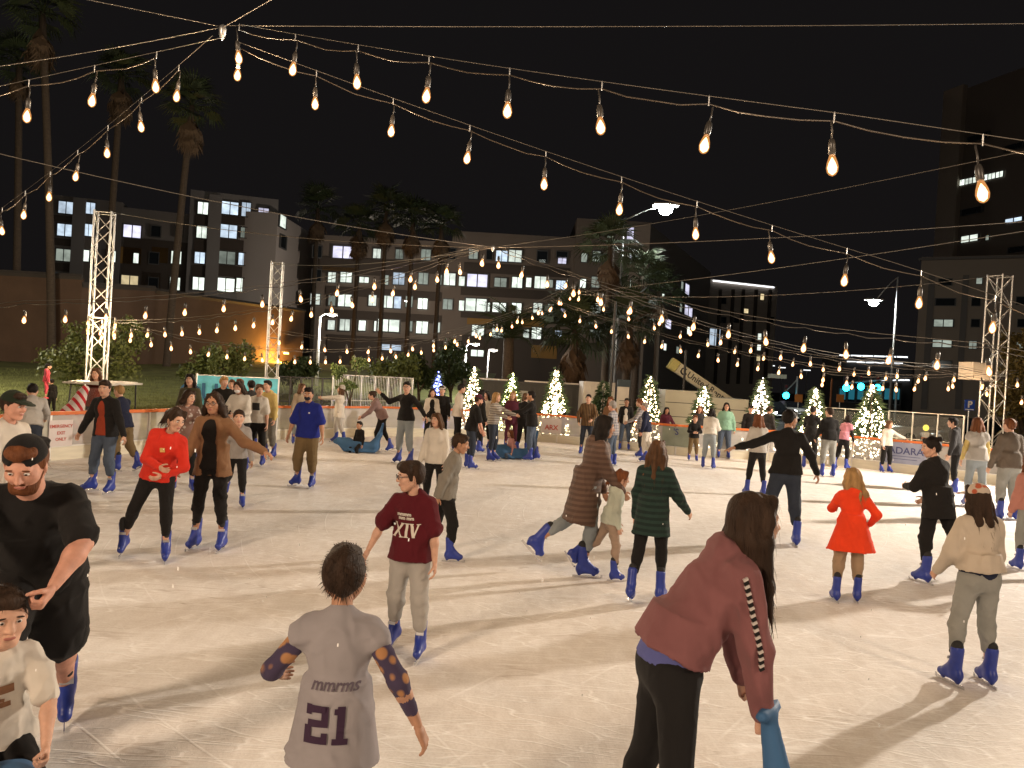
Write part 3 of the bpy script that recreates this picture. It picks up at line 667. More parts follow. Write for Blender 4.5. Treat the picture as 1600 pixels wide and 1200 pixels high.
# ================================================================== SOFT SHAPES (signed distance fields -> quads)
def rx(a): a = R(a); return np.array([[1, 0, 0], [0, math.cos(a), -math.sin(a)], [0, math.sin(a), math.cos(a)]])
def ry(a): a = R(a); return np.array([[math.cos(a), 0, math.sin(a)], [0, 1, 0], [-math.sin(a), 0, math.cos(a)]])
def rz(a): a = R(a); return np.array([[math.cos(a), -math.sin(a), 0], [math.sin(a), math.cos(a), 0], [0, 0, 1]])
I3 = np.eye(3)
class Sdf:
    def __init__(s): s.p = []; s.cuts = []
    def cone(s, a, b, ra, rb, k=.02, op='u', q=None):
        """rounded cone a->b; q=(axis, factor) squashes it across that axis"""
        s.p.append(('c', np.array(a, float), np.array(b, float), ra, rb, k, op, q)); return s
    def ball(s, c, r, Rm=None, k=.02, op='u'):
        r = np.array([r] * 3 if np.isscalar(r) else r, float)
        s.p.append(('e', np.array(c, float), r, I3 if Rm is None else Rm, None, k, op, None)); return s
    def skirt(s, c, Rm, z0, z1, r0, r1, k=.03, op='u'):
        """upright elliptical tube, radii r1 at the top z1 and r0 at the bottom z0"""
        s.p.append(('k', np.array(c, float), np.array(r0, float), Rm, (z0, z1, np.array(r1, float)), k, op, None)); return s
    def cut(s, p, n): s.cuts.append((np.array(p, float), np.array(n, float))); return s
    def mesh(s, h):
        lo = np.full(3, 1e9); hi = -lo; bb = []
        for t, a, b, c, d, k, op, q in s.p:
            if t == 'c': m = max(c, d); l = np.minimum(a, b) - m; u = np.maximum(a, b) + m
            elif t == 'e': m = b.max(); l = a - m; u = a + m
            else:
                m = max(b.max(), d[2].max(), abs(d[0]), abs(d[1])) * 1.45; l = a - m; u = a + m
            l = l - k - 2.5 * h; u = u + k + 2.5 * h; bb.append((l, u))
            if op == 'u': lo = np.minimum(lo, l); hi = np.maximum(hi, u)
        n = np.ceil((hi - lo) / h).astype(int) + 2
        A = np.full(n, 9.0, np.float32); ax = [lo[i] + h * np.arange(n[i]) for i in range(3)]
        for (t, a, b, c, d, k, op, q), (l, u) in zip(s.p, bb):
            i0 = np.maximum(np.floor((l - lo) / h).astype(int), 0); i1 = np.minimum(np.ceil((u - lo) / h).astype(int) + 1, n)
            if (i1 <= i0).any(): continue
            sl = tuple(slice(i0[i], i1[i]) for i in range(3))
            X = ax[0][sl[0]][:, None, None]; Y = ax[1][sl[1]][None, :, None]; Z = ax[2][sl[2]][None, None, :]
            if t == 'c':
                ab = b - a; L2 = max(ab @ ab, 1e-9)
                px, py, pz = X - a[0], Y - a[1], Z - a[2]
                T = np.clip((px * ab[0] + py * ab[1] + pz * ab[2]) / L2, 0, 1)
                dx, dy, dz = px - T * ab[0], py - T * ab[1], pz - T * ab[2]
                if q is not None:
                    w = np.array(q[0]); f = q[1]; pr = dx * w[0] + dy * w[1] + dz * w[2]
                    dx = dx + pr * w[0] * (f - 1); dy = dy + pr * w[1] * (f - 1); dz = dz + pr * w[2] * (f - 1)
                D = np.sqrt(dx * dx + dy * dy + dz * dz) - (c + (d - c) * T)
            else:
                Rm = c; ox, oy, oz = X - a[0], Y - a[1], Z - a[2]
                qx = ox * Rm[0, 0] + oy * Rm[1, 0] + oz * Rm[2, 0]; qy = ox * Rm[0, 1] + oy * Rm[1, 1] + oz * Rm[2, 1]; qz = ox * Rm[0, 2] + oy * Rm[1, 2] + oz * Rm[2, 2]
                if t == 'e':
                    k0 = np.sqrt((qx / b[0]) ** 2 + (qy / b[1]) ** 2 + (qz / b[2]) ** 2)
                    k1 = np.sqrt((qx / b[0] ** 2) ** 2 + (qy / b[1] ** 2) ** 2 + (qz / b[2] ** 2) ** 2)
                    D = k0 * (k0 - 1) / np.maximum(k1, 1e-6)
                else:
                    z0, z1, r1 = d; T = np.clip((qz - z0) / (z1 - z0), 0, 1)
                    ex = b[0] + (r1[0] - b[0]) * T; ey = b[1] + (r1[1] - b[1]) * T
                    D = np.maximum((np.sqrt((qx / ex) ** 2 + (qy / ey) ** 2) - 1) * np.minimum(ex, ey), np.maximum(z0 - qz, qz - z1))
            S = A[sl]
            if op == 'u': hh = np.maximum(k - np.abs(S - D), 0) / k; A[sl] = np.minimum(S, D) - hh * hh * k * .25
            else: D = -D; hh = np.maximum(k - np.abs(S - D), 0) / k; A[sl] = np.maximum(S, D) + hh * hh * k * .25
        for p, nn in s.cuts:
            D = (ax[0][:, None, None] - p[0]) * nn[0] + (ax[1][None, :, None] - p[1]) * nn[1] + (ax[2][None, None, :] - p[2]) * nn[2]
            A = np.maximum(A, D)
        V, Fq = nets(A); return V * h + lo, Fq
def nets(A):
    S = A < 0; n = np.array(A.shape)
    c = S[:-1, :-1, :-1].astype(np.int8)
    tot = sum(S[i:n[0] - 1 + i, j:n[1] - 1 + j, k:n[2] - 1 + k].astype(np.int8) for i in (0, 1) for j in (0, 1) for k in (0, 1))
    act = (tot > 0) & (tot < 8); idx = np.argwhere(act); ids = np.full(act.shape, -1, np.int32); ids[act] = np.arange(len(idx))
    cor = {}
    for i in (0, 1):
        for j in (0, 1):
            for k in (0, 1): cor[(i, j, k)] = A[idx[:, 0] + i, idx[:, 1] + j, idx[:, 2] + k]
    acc = np.zeros((len(idx), 3)); cnt = np.zeros(len(idx))
    for axn in range(3):
        o = [x for x in range(3) if x != axn]
        for u in (0, 1):
            for v in (0, 1):
                a = [0, 0, 0]; a[o[0]] = u; a[o[1]] = v; b = list(a); b[axn] = 1
                fa_, fb_ = cor[tuple(a)], cor[tuple(b)]; m = (fa_ < 0) != (fb_ < 0)
                t = np.where(m, fa_ / np.where(m, fa_ - fb_, 1), 0)
                pt = np.zeros((len(idx), 3)); pt[:, o[0]] = u; pt[:, o[1]] = v; pt[:, axn] = t
                acc += pt * m[:, None]; cnt += m
    V = idx + acc / np.maximum(cnt, 1)[:, None]
    out = []
    for axn in range(3):
        o = [x for x in range(3) if x != axn]
        s0 = [slice(1, n[0] - 1)] * 3; sA = [slice(1, n[i] - 1) for i in range(3)]; sB = list(sA)
        sA[axn] = slice(0, n[axn] - 1); sB[axn] = slice(1, n[axn])
        a = S[tuple(sA)]; b = S[tuple(sB)]; ch = np.argwhere(a != b)
        if not len(ch): continue
        base = ch.copy(); base[:, o[0]] += 1; base[:, o[1]] += 1
        flip = a[ch[:, 0], ch[:, 1], ch[:, 2]]
        def cell(du, dv):
            q = base.copy(); q[:, o[0]] -= du; q[:, o[1]] -= dv; return ids[q[:, 0], q[:, 1], q[:, 2]]
        q = np.stack([cell(1, 1), cell(0, 1), cell(0, 0), cell(1, 0)], 1)
        fl = flip if axn != 1 else ~flip
        q[~fl] = q[~fl][:, ::-1]; out.append(q)
    Fq = np.concatenate(out); Fq = Fq[(Fq >= 0).all(1)]
    return V, Fq
def vnormals(V, Fq):
    e1 = V[Fq[:, 2]] - V[Fq[:, 0]]; e2 = V[Fq[:, 3]] - V[Fq[:, 1]]; N = np.cross(e1, e2); out = np.zeros_like(V)
    for k in range(4): np.add.at(out, Fq[:, k], N)
    return out / np.maximum(np.linalg.norm(out, axis=1, keepdims=True), 1e-9)
def folds(V, Fq, amp, freq, seed, stretch=(1, 1, 1)):
    """cloth creases: warped sine ridges pushed along the normals"""
    r = np.random.default_rng(seed); N = vnormals(V, Fq); P = V * np.array(stretch); W_ = P.copy()
    for _ in range(3):
        d = r.normal(size=3); d /= np.linalg.norm(d); W_ = W_ + np.outer(np.sin(P @ d * freq * .45 + r.random() * 6.28), r.normal(size=3)) * .045
    H = np.zeros(len(V))
    for i in range(7):
        d = r.normal(size=3); d[2] *= 1.3; d /= np.linalg.norm(d); f = freq * r.uniform(.6, 1.9); s = np.sin(W_ @ d * f + r.random() * 6.28)
        H += (1 - np.abs(s)) ** 2 * (freq / f) * .9 - .33
    H = np.maximum(H, -.9)
    return V + N * (H * amp / 2.2)[:, None]
def strands(V, Fq, amp, axis, seed, freq=95):
    """locks of hair: ridges that run along axis"""
    r = np.random.default_rng(seed); N = vnormals(V, Fq); a = np.array(axis, float); a /= np.linalg.norm(a)
    P = V - np.outer(V @ a, a) * .9; H = np.zeros(len(V))
    for i in range(6):
        d = r.normal(size=3); d -= a * (d @ a); d /= np.linalg.norm(d)
        H += np.sin(P @ d * freq * r.uniform(.35, 1.3) + r.random() * 6.28 + 1.2 * np.sin(V @ a * 9 + i))
    return V + N * (H * amp / 3)[:, None]

# ------------------------------------------------------------------ templates in head / hand / foot space
_tpl = {}
def head_tpl(h, f):
    k = ('head', h, f)
    if k not in _tpl:
        s = Sdf(); w = .96 if f else 1.0
        s.ball((0, -.014, .022), (.074 * w, .093, .088), k=.03)
        s.ball((0, .028, -.030), (.058 * w, .060, .082), k=.035)
        s.ball((0, .058, -.094), (.022 if f else .028, .022, .020), k=.03)
        for x in (-1, 1):
            s.cone((x * .05 * w, -.005, -.05), (x * .02, .055, -.098), .022 if not f else .018, .016, k=.03)
            s.ball((x * .036, .058, -.028), (.026, .022, .024), k=.03)
        s.cone((-.032, .078, .020), (.032, .078, .020), .012 if not f else .009, .012 if not f else .009, k=.025)
        for x in (-1, 1): s.ball((x * .031, .102, .001), (.018, .018, .012), k=.014, op='s')
        s.cone((0, .086, .006), (0, .107, -.030), .008, .0125, k=.014)
        for x in (-1, 1): s.ball((x * .011, .095, -.034), .008, k=.008)
        s.ball((0, .0875, -.058), (.022, .012, .006), k=.008); s.ball((0, .0865, -.069), (.019, .012, .007), k=.008)
        for x in (-1, 1): s.ball((x * .076 * w, -.006, -.012), (.009, .019, .031), rz(x * -18), k=.010)
        _tpl[k] = s.mesh(h)
    return _tpl[k]
def hand_tpl(h, pose):
    """right hand, wrist at origin, fingers to +z, palm faces +y, thumb to -x side"""
    k = ('hand', h, pose)
    if k not in _tpl:
        s = Sdf(); cu = {'relax': 22, 'open': 6, 'grip': 62}[pose]; fr = max(.0085, h * .95)
        s.cone((0, 0, -.03), (0, 0, .02), .024, .027, k=.02, q=((0, 1, 0), 1.35))
        for x in (-.026, -.009, .009, .025): s.cone((x * .75, 0, .015), (x, 0, .078), .014, .0125, k=.014)
        for i, (x, L) in enumerate(((-.027, .070), (-.009, .079), (.009, .073), (.026, .058))):
            p = np.array((x, .0, .082)); a = 4.0 + (2 - i) * 1.0; sp = (x / .027) * (9 if pose == 'open' else 3)
            for j, fk in enumerate((.45, .30, .25)):
                a += cu * (1, 1.1, .7)[j]; d = ry(sp) @ np.array((0, math.sin(R(a)), math.cos(R(a)))); q = p + d * L * fk
                s.cone(p, q, fr * (1, .95, .9)[j], fr * (.95, .9, .8)[j], k=.004); p = q
        p = np.array((-.020, .006, .022))
        for j, (L, yy, xx) in enumerate(((.042, .45, -.75), (.030, .5 + cu * .006, -.45 + cu * .006), (.024, .5 + cu * .008, -.2 + cu * .01))):
            d = np.array((xx, yy, .75)); d /= np.linalg.norm(d); q = p + d * L; s.cone(p, q, (.0145, .011, .0095)[j], (.011, .0095, .008)[j], k=.008 if j == 0 else .004); p = q
        _tpl[k] = s.mesh(h)
    return _tpl[k]
M_BOOT = mat('blue skate boot', (0.02, 0.042, 0.29), 0.4, 0.2, 10, spec=.5)
M_LINER = mat('black boot liner', (0.02, 0.02, 0.022), 0.8, 0.1)
M_BLADE = mat('steel blade', (0.75, 0.75, 0.77), 0.25, 0.05, metal=.9)
def boot_tpl(h):
    k = ('boot', h)
    if k not in _tpl:
        s = Sdf(); s.cone((0, -.028, .17), (0, -.018, -.02), .056, .050, k=.02, q=((1, 0, 0), 1.12)); s.ball((0, -.045, -.045), (.042, .045, .05), k=.03)
        s.cone((0, -.03, -.052), (0, .125, -.063), .044, .036, k=.03, q=((1, 0, 0), 1.05)); s.cone((0, .0, .03), (0, .07, -.03), .045, .036, k=.03)
        s.cone((0, -.05, -.10), (0, -.05, -.08), .02, .025, k=.015); s.cone((0, .10, -.10), (0, .10, -.08), .02, .028, k=.015)
        s.cut((0, 0, .185), (0, 0.15, .99)); V, Fq = s.mesh(h)
        me = np_mesh('skate_boot', V, Fq, M_BOOT)
        b = MB(); b.box((0, .03, -.128), (.005, .30, .026)); b.box((0, .183, -.118), (.005, .02, .03)); bl = b.mesh('blade', M_BLADE)
        s = Sdf(); s.cone((0, -.028, .17), (0, -.029, .20), .049, .047, k=.01, q=((1, 0, 0), 1.1)); s.cone((0, .02, .14), (0, .01, .19), .03, .026, k=.02); V, Fq = s.mesh(max(h, .008))
        li = np_mesh('boot_liner', V, Fq, M_LINER)
        b = MB(); b.box((0, .036, .085), (.066, .012, .028), Matrix.Rotation(.55, 3, 'X'))
        bu = b.mesh('buckle', mat('silver buckle', (.6, .6, .62), .3, .1, metal=.6))
        _tpl[k] = (me, bl, li, bu)
    return _tpl[k]
M_EYEW = mat('eye white', (.62, .58, .54), .3, .03); M_EYED = mat('dark iris', (.03, .018, .012), .15, .1)
def ico(m, m2=None):
    k = ('ico', m.name)
    if k not in _tpl:
        bm = bmesh.new(); bmesh.ops.create_icosphere(bm, subdivisions=2, radius=1); me = bpy.data.meshes.new('small_round'); bm.to_mesh(me); bm.free()
        me.materials.append(m)
        if m2: me.materials.append(m2)
        for p in me.polygons:
            p.use_smooth = True
            if m2 and p.center.y > .78: p.material_index = 1
        _tpl[k] = me
    return _tpl[k]

# ------------------------------------------------------------------ cloth, skin, hair materials
def cloth(name, col, kind='plain', col2=None, rough=.88):
    if name in MATS: return MATS[name]
    m = mat(name, col, rough, .10, 6, .35, 420, spec=.15, sheen=.04)
    nt0 = m.node_tree; b0 = nt0.nodes['Principled BSDF']; old = b0.inputs['Normal'].links[0].from_socket; tc0 = nt0.nodes.new('ShaderNodeTexCoord'); mp0 = nt0.nodes.new('ShaderNodeMapping'); mp0.inputs['Scale'].default_value = (1, 1, .7)
    n0 = nt0.nodes.new('ShaderNodeTexNoise'); n0.noise_type = 'RIDGED_MULTIFRACTAL'; n0.inputs['Scale'].default_value = 8; n0.inputs['Detail'].default_value = 4; n0.inputs['Distortion'].default_value = .9
    nt0.links.new(tc0.outputs['Object'], mp0.inputs[0]); nt0.links.new(mp0.outputs[0], n0.inputs['Vector']); bp0 = nt0.nodes.new('ShaderNodeBump'); bp0.inputs['Strength'].default_value = .8; bp0.inputs['Distance'].default_value = .03
    nt0.links.new(n0.outputs[0], bp0.inputs['Height']); nt0.links.new(old, bp0.inputs['Normal']); nt0.links.new(bp0.outputs[0], b0.inputs['Normal'])
    if kind != 'plain':
        nt = m.node_tree; b = nt.nodes['Principled BSDF']; tc = nt.nodes.new('ShaderNodeTexCoord')
        def band(axis, sc, p=.5):
            w = nt.nodes.new('ShaderNodeTexWave'); w.bands_direction = axis; w.inputs['Scale'].default_value = sc; w.inputs['Distortion'].default_value = .6; w.inputs['Detail'].default_value = 1
            nt.links.new(tc.outputs['Object'], w.inputs['Vector']); r = nt.nodes.new('ShaderNodeValToRGB'); r.color_ramp.interpolation = 'CONSTANT'
            r.color_ramp.elements[1].position = p; nt.links.new(w.outputs[0], r.inputs[0]); return r.outputs[0]
        x = nt.nodes.new('ShaderNodeMix'); x.data_type = 'RGBA'; x.inputs[7].default_value = (*col2, 1)
        src = b.inputs['Base Color'].links[0].from_socket; nt.links.new(src, x.inputs[6])
        if kind == 'hstripe': f = band('Z', 5.5)
        elif kind == 'vstripe': f = band('X', 7.0, .55)
        elif kind == 'plaid':
            a = nt.nodes.new('ShaderNodeMath'); a.operation = 'ADD'; nt.links.new(band('Z', 4.6), a.inputs[0]); nt.links.new(band('X', 4.6), a.inputs[1])
            h = nt.nodes.new('ShaderNodeMath'); h.operation = 'MULTIPLY'; h.inputs[1].default_value = .5; nt.links.new(a.outputs[0], h.inputs[0]); f = h.outputs[0]
        elif kind == 'blotch':
            v = nt.nodes.new('ShaderNodeTexVoronoi'); v.inputs['Scale'].default_value = 16; nt.links.new(tc.outputs['Object'], v.inputs['Vector'])
            r = nt.nodes.new('ShaderNodeValToRGB'); r.color_ramp.elements[0].position = .3; r.color_ramp.elements[1].position = .42; nt.links.new(v.outputs[0], r.inputs[0]); f = r.outputs[0]
        elif kind == 'denim':
            n = nt.nodes.new('ShaderNodeTexNoise'); n.inputs['Scale'].default_value = 3.2; nt.links.new(tc.outputs['Object'], n.inputs['Vector']); f = n.outputs[0]
        nt.links.new(f, x.inputs[0]); nt.links.new(x.outputs[2], b.inputs['Base Color'])
    return m
def skin_mat(name, col):
    if name in MATS: return MATS[name]
    m = mat(name, col, .52, .17, 22, .2, 220, spec=.32); b = m.node_tree.nodes['Principled BSDF']
    b.inputs['Subsurface Weight'].default_value = .12; b.inputs['Subsurface Radius'].default_value = (.012, .005, .003); b.inputs['Subsurface Scale'].default_value = .6
    return m
SKIN = {'l': skin_mat('light skin', (.56, .33, .235)), 'm': skin_mat('tan skin', (.42, .225, .14)), 'd': skin_mat('brown skin', (.25, .125, .075)), 'r': skin_mat('ruddy skin', (.56, .29, .21))}
def hair_mat(name, col): return mat('hair ' + name, col, .62, .5, 26, .5, 120, spec=.16, stretch=(1, 1, .12))
HAIR = {'k': hair_mat('black', (.012, .009, .008)), 'b': hair_mat('dark brown', (.032, .018, .011)), 'n': hair_mat('brown', (.085, .042, .02)), 'y': hair_mat('blond', (.30, .18, .075)), 'r': hair_mat('auburn', (.14, .05, .02)), 'g': hair_mat('grey', (.25, .23, .21))}
M_LIP = mat('lips', (.36, .13, .10), .45, .05)

# ------------------------------------------------------------------ people
def dirv(side, f, o):
    f = R(f); o = R(o); return np.array((side * math.sin(o), math.sin(f) * math.cos(o), -math.cos(f) * math.cos(o)))
def nrm(v): return v / max(np.linalg.norm(v), 1e-9)
PEOPLE = []
def person(label, foot, top, yaw, d=None, f=False, c=0.0, bulk=1.0, lean=4, side=0, twist=0, head=(0, 0), tilt=0, skin='l', group=None,
           LL=(4, 5, 8), RL=(4, 5, 8), LA=(4, 12, 14, 8), RA=(4, 12, 14, 8), hands=('relax', 'relax'), sleeve=1.0, topm=None, loose=.018, hem=.06, flare=1.05,
           inner=None, hood=False, botm=None, bloose=.014, blen=.77, hair='short', hairm='b', hl=.3, hdir=None, cap=None, capm=None, mask=None, glasses=False, beard=None,
           skates=True, anchor='M', z0=0.0, toe=(0, 0), seat=None, lod=None, face=None, fold=1.0, neckwarm=None, shoem=None, bag=None, name='person', scale=None, under=None, waistband=None, iw=1.0):
    Y = math.radians(yaw)
    base = Vector(ground(foot[0], foot[1], z0)) if d is None else None
    if base is None:
        q = at(foot[0], foot[1], d); base = Vector((q.x, q.y, z0))
    dist = base.y
    if lod is None: lod = 0 if dist < 4.8 else 1 if dist < 9.6 else 2 if dist < 15 else 3
    hb = (.0135, .017, .021, .027)[lod]; hc = (.0125, .016, .021, .027)[lod]; hh = (.0052, .0075, .0105, .013)[lod]; hnd = (.0045, .006, .0085, .0105)[lod]
    hs = (1 + .28 * c) * 1.03; sw = (.143 if f else .163) * (1 - .10 * c); hw = .088 if f else .085
    # --- skeleton
    P = np.zeros(3); J = {}
    feet = []
    for s, L, ty in ((-1, LL, toe[0]), (1, RL, toe[1])):
        th, ou, kn = L[:3]; o2 = L[3] if len(L) > 3 else ou * .8; fp = L[4] if len(L) > 4 else None
        hip = P + np.array((s * hw, 0, -.04)); k = hip + .415 * dirv(s, th, ou); a = k + .395 * dirv(s, th - kn, o2)
        pitch = (max(0, kn - th) * .9 - max(0, th - kn) * .5) * (0 if abs(th - kn) < 14 else 1) if fp is None else fp
        Fm = rz(-s * (6 + ty)) @ rx(-pitch); J[s] = (hip, k, a, Fm)
        feet.append(min((a + Fm @ np.array(v))[2] for v in ((0, -.11, -.141), (0, .17, -.141))))
    up = -min(feet) if skates else -min(feet) - .055
    if seat is not None: up = seat
    Rl = rz(twist * .4) @ ry(side * .5) @ rx(-lean * .55); Ru = rz(twist) @ ry(side) @ rx(-lean)
    waist = P + Rl @ np.array((0, 0, .14)); tor = lambda x, y, z: waist + Ru @ np.array((x, y, z))
    neckb = tor(0, -.012, .355)
    Rn = rz(twist * .7) @ ry(side * .6) @ rx(-lean * .55); Rh = rz(twist) @ rz(head[0]) @ ry(tilt + side * .3) @ rx(-head[1])
    neckt = neckb + nrm(Rn @ np.array((0, .02, .1))) * .085
    Hc = neckt + Rh @ np.array((0, .022, .085)) * hs
    arms = {}
    for s, Aa, pose in ((-1, LA, hands[0]), (1, RA, hands[1])):
        sh = tor(s * sw, -.005, .292); e = sh + .285 * dirv(s, Aa[0], Aa[1]); w = e + .245 * dirv(s, Aa[2], Aa[3]); arms[s] = (sh, e, w, pose)
    sft = np.array((0, 0, up))
    anc = {'M': (J[-1][2] + J[1][2]) / 2, 'L': J[-1][2], 'R': J[1][2], 'P': P}[anchor].copy(); anc[2] = 0
    mv = sft - anc
    # --- scale so that the top of the head meets its picture row
    headtop = Hc + Rh @ np.array((0, -.01, .115 * hs)) + mv
    Cz, Sz = math.cos(Y), math.sin(Y); S = 1.0
    for _ in range(6):
        if scale: S = scale; break
        wx = base.x + S * (Cz * headtop[0] - Sz * headtop[1]); wy = base.y + S * (Sz * headtop[0] + Cz * headtop[1])
        lo, hi = 0.1, 4.0
        for _ in range(30):
            m_ = (lo + hi) / 2
            if proj((wx, wy, m_))[1] > top: lo = m_
            else: hi = m_
        S = (lo - z0) / headtop[2]
    root = empty(name, base, Y); tag(root, label, 'person', group)
    PEOPLE.append((label, round(S * 1.78, 2), round(dist, 1)))
    sd = len(PEOPLE) * 17
    def put(nm, V, Fq, m, parent=root):
        V = (np.asarray(V) + mv) * S; o = obj(nm, np_mesh(nm, V, Fq, m), parent); return o
    B = bulk; tl = []
    # --- torso primitives shared by body and clothes
    def torso(s, t, k=.05, low=True):
        bust = .012 if f else 0
        s.ball(tor(0, .004 + bust, .20), (.142 * B + t, (.098 + bust) * B + t, .165 + t), Ru, k=k)
        s.ball(waist + Rl @ np.array((0, .006 + .022 * (B - 1) * 3, -.01)), ((.118 if f else .130) * B + t, (.092 + .05 * (B - 1)) * B + t, .15), Rl, k=k)
        if low: s.ball(P + np.array((0, -.012, -.03)), ((.160 if f else .150) * B + t, (.115 if f else .108) * B + t, .125 + t * .5), k=k)
        for q in (-1, 1): s.cone(tor(q * .05, -.012, .325), tor(q * (sw - .01), -.005, .288), .046 + t * .6, (.048 + t * .6) * (B ** .5), k=.04)
    ab = B ** .6
    # --- body
    s = Sdf(); torso(s, -.018)
    s.cone(neckb - Rn @ np.array((0, 0, .05)), Hc - Rh @ np.array((0, .015, .055)) * hs, .056 * ab if not f else .049, .051 * ab if not f else .045, k=.03)
    for q in (-1, 1):
        sh, e, w, _ = arms[q]; m1 = sh + (e - sh) * .45
        af = .84 if sleeve > .5 else 1.0; s.cone(sh, m1, .048 * ab * min(af, .92), .046 * ab * af, k=.03); s.cone(m1, e, .046 * ab * af, .037 * ab * af, k=.02)
        m2 = e + (w - e) * .3; s.cone(e, m2, .037 * ab, .040 * ab, k=.02); s.cone(m2, w, .040 * ab, .025, k=.02)
        lf = .80 if (botm is not None and blen > .5) else 1.0
        hip, k, a, _ = J[q]; s.cone(hip, k, .083 * ab * lf, .053 * ab * lf, k=.04); cm = k + (a - k) * .3 + np.array((0, -.012 * lf, 0)); s.cone(k, cm, .052 * ab * lf, .055 * ab * lf, k=.03); s.cone(cm, a, .055 * ab * lf, .038 * lf, k=.03)
    V, Fq = s.mesh(hb); Vs = [V]; Fs = [Fq]; n = len(V)
    hv, hf = head_tpl(hh, f); V2 = (hv * hs) @ Rh.T + Hc; Vs.append(V2); Fs.append(hf + n); n += len(hv)
    for q in (-1, 1):
        sh, e, w, pose = arms[q]; z = nrm(w - e); ref = np.array((-q, 0.25, 0.0)) if abs(z[0]) < .85 else np.array((0, 0, -1.0))
        y = nrm(ref - z * (ref @ z)); x = np.cross(y, z); hv, hf = hand_tpl(hnd, pose)
        hv2 = hv * np.array((1.0, 1, 1)) * (.98 if not f else .9)
        if q == 1: hv2 = hv2.copy()
        Rm = np.stack([x, y, z], 1)
        # thumb must point forward of the body: mirror when needed
        if (Rm @ np.array((-1, 0, 0)))[1] < 0: hv2 = hv2 * np.array((-1, 1, 1)); hf2 = hf[:, ::-1]
        else: hf2 = hf
        Vs.append(hv2 @ Rm.T + w + z * .012); Fs.append(hf2 + n); n += len(hv)
    body = put('body', np.concatenate(Vs), np.concatenate(Fs), SKIN[skin])
    def hp(v): return Hc + Rh @ (np.array(v) * hs)
    def headpiece(nm, me, v, sc, parent=body, Rx=None):
        o = obj(nm, me, parent); Rt = Rh if Rx is None else Rh @ Rx
        M4 = Matrix(Rt.tolist()).to_4x4(); p = (hp(v) + mv) * S
        o.matrix_local = Matrix.Translation(p) @ M4 @ Matrix.Diagonal((*[x * hs * S for x in sc], 1)); return o
    # --- face
    fwd = rz(yaw) @ Rh @ np.array((0, 1, 0)); tc_ = nrm(np.array((-base.x, -base.y, 0.3)))
    if face is None: face = fwd @ tc_ > -.25 and lod < 4
    if face:
        for x in (-1, 1):
            headpiece('eye', ico(M_EYEW, M_EYED), (x * .0305, .0805, .001), (.0125, .0115, .0095 if lod < 2 else .011))
            headpiece('eyebrow', ico(HAIR[hairm]), (x * .031, .0895, .021), (.019, .006, .0042), Rx=ry(x * 8))
        if not mask: headpiece('mouth', ico(M_LIP), (0, .0935, -.0635), (.023, .007, .0085 if not f else .0095))
    # --- trousers
    if botm is not None:
        s = Sdf(); t = bloose
        s.ball(P + np.array((0, -.012, -.035)), ((.162 if f else .152) * B + t * .7, (.118 if f else .11) * B + t * .7, .13), k=.05)
        s.ball(waist + Rl @ np.array((0, .004, -.045)), ((.125 if f else .135) * B + t, .098 * B + t, .09), Rl, k=.05)
        if f:
            for q in (-1, 1): s.ball(P + np.array((q * .06, -.048, -.055)), (.082, .070, .088), k=.05)
        for q in (-1, 1):
            hip, k, a, _ = J[q]; s.cone(hip, k, (.090 * ab + t), .058 * ab + t, k=.045)
            if blen <= .5: pass
            else:
                e = k + (a - k) * min(1.0, (blen - .5) * 2); cm = k + (e - k) * .35 + np.array((0, -.008, 0))
                s.cone(k, cm, .057 * ab + t, .056 * ab + t, k=.03); s.cone(cm, e, .056 * ab + t, .042 + t * 1.15, k=.03)
            if blen <= .5: s.cone(hip + (k - hip) * .35, hip + (k - hip) * min(1, blen * 2), .085 * ab + t + .018, .078 * ab + t + .02, k=.03)
        V, Fq = s.mesh(hc); V = folds(V, Fq, (.017 if lod < 2 else .012) * fold if t > .008 else .005, 26, sd + 1, (1, 1, .8)); put('trousers' if blen > .5 else 'shorts', V, Fq, botm)
    # --- top
    if topm is not None:
        s = Sdf(); t = loose; torso(s, t, low=False)
        s.cone(neckb - Rn @ np.array((0, 0, .05)), neckb + Rn @ np.array((0, 0, .012)), .062 + t * .7, .056 + t * .4, k=.03)
        if True:
            s.skirt(waist + Rl @ np.array((0, -.014 if f else 0, 0)), Rl, -.14 - hem, .05, (max((.168 if f else .16) * B + t, hw + .09 * ab + bloose + .014) * flare, max(.122 * B + t, .122 + bloose + .016) * flare), ((.128 if f else .138) * B + t, (.112 if f else .104) * B + t), k=.05)
        for q in (-1, 1):
            sh, e, w, _ = arms[q]
            if sleeve <= .5: en = sh + (e - sh) * sleeve * 2; s.cone(sh, en, (.055 * ab + t * .6), .055 * ab + t * .95, k=.03)
            else:
                en = e + (w - e) * (sleeve - .5) * 2; s.cone(sh, e, .053 * ab + t * .65, .043 * ab + t * .7, k=.03); s.cone(e, en, .043 * ab + t * .7, .030 + t * .6, k=.03)
        if hood: s.ball(tor(0, -.085, .34), (.095, .065, .075), Ru, k=.05)
        s.ball(neckb + Rn @ np.array((0, .035, .05)), (.052, .05, .06), k=.012, op='s')
        if inner is not None: s.cone(tor(0, .165 * B + t * .5, .34), waist + Rl @ np.array((0, .185 * B + t * .5, -.2 - hem)), .085 * iw, .105 * iw, k=.012, op='s')
        V, Fq = s.mesh(hc); V = folds(V, Fq, (.020 if lod < 2 else .014) * fold, 19, sd + 2, (1, 1, .7)); to = put('top', V, Fq, topm)
        tl.append((V, Fq, to))
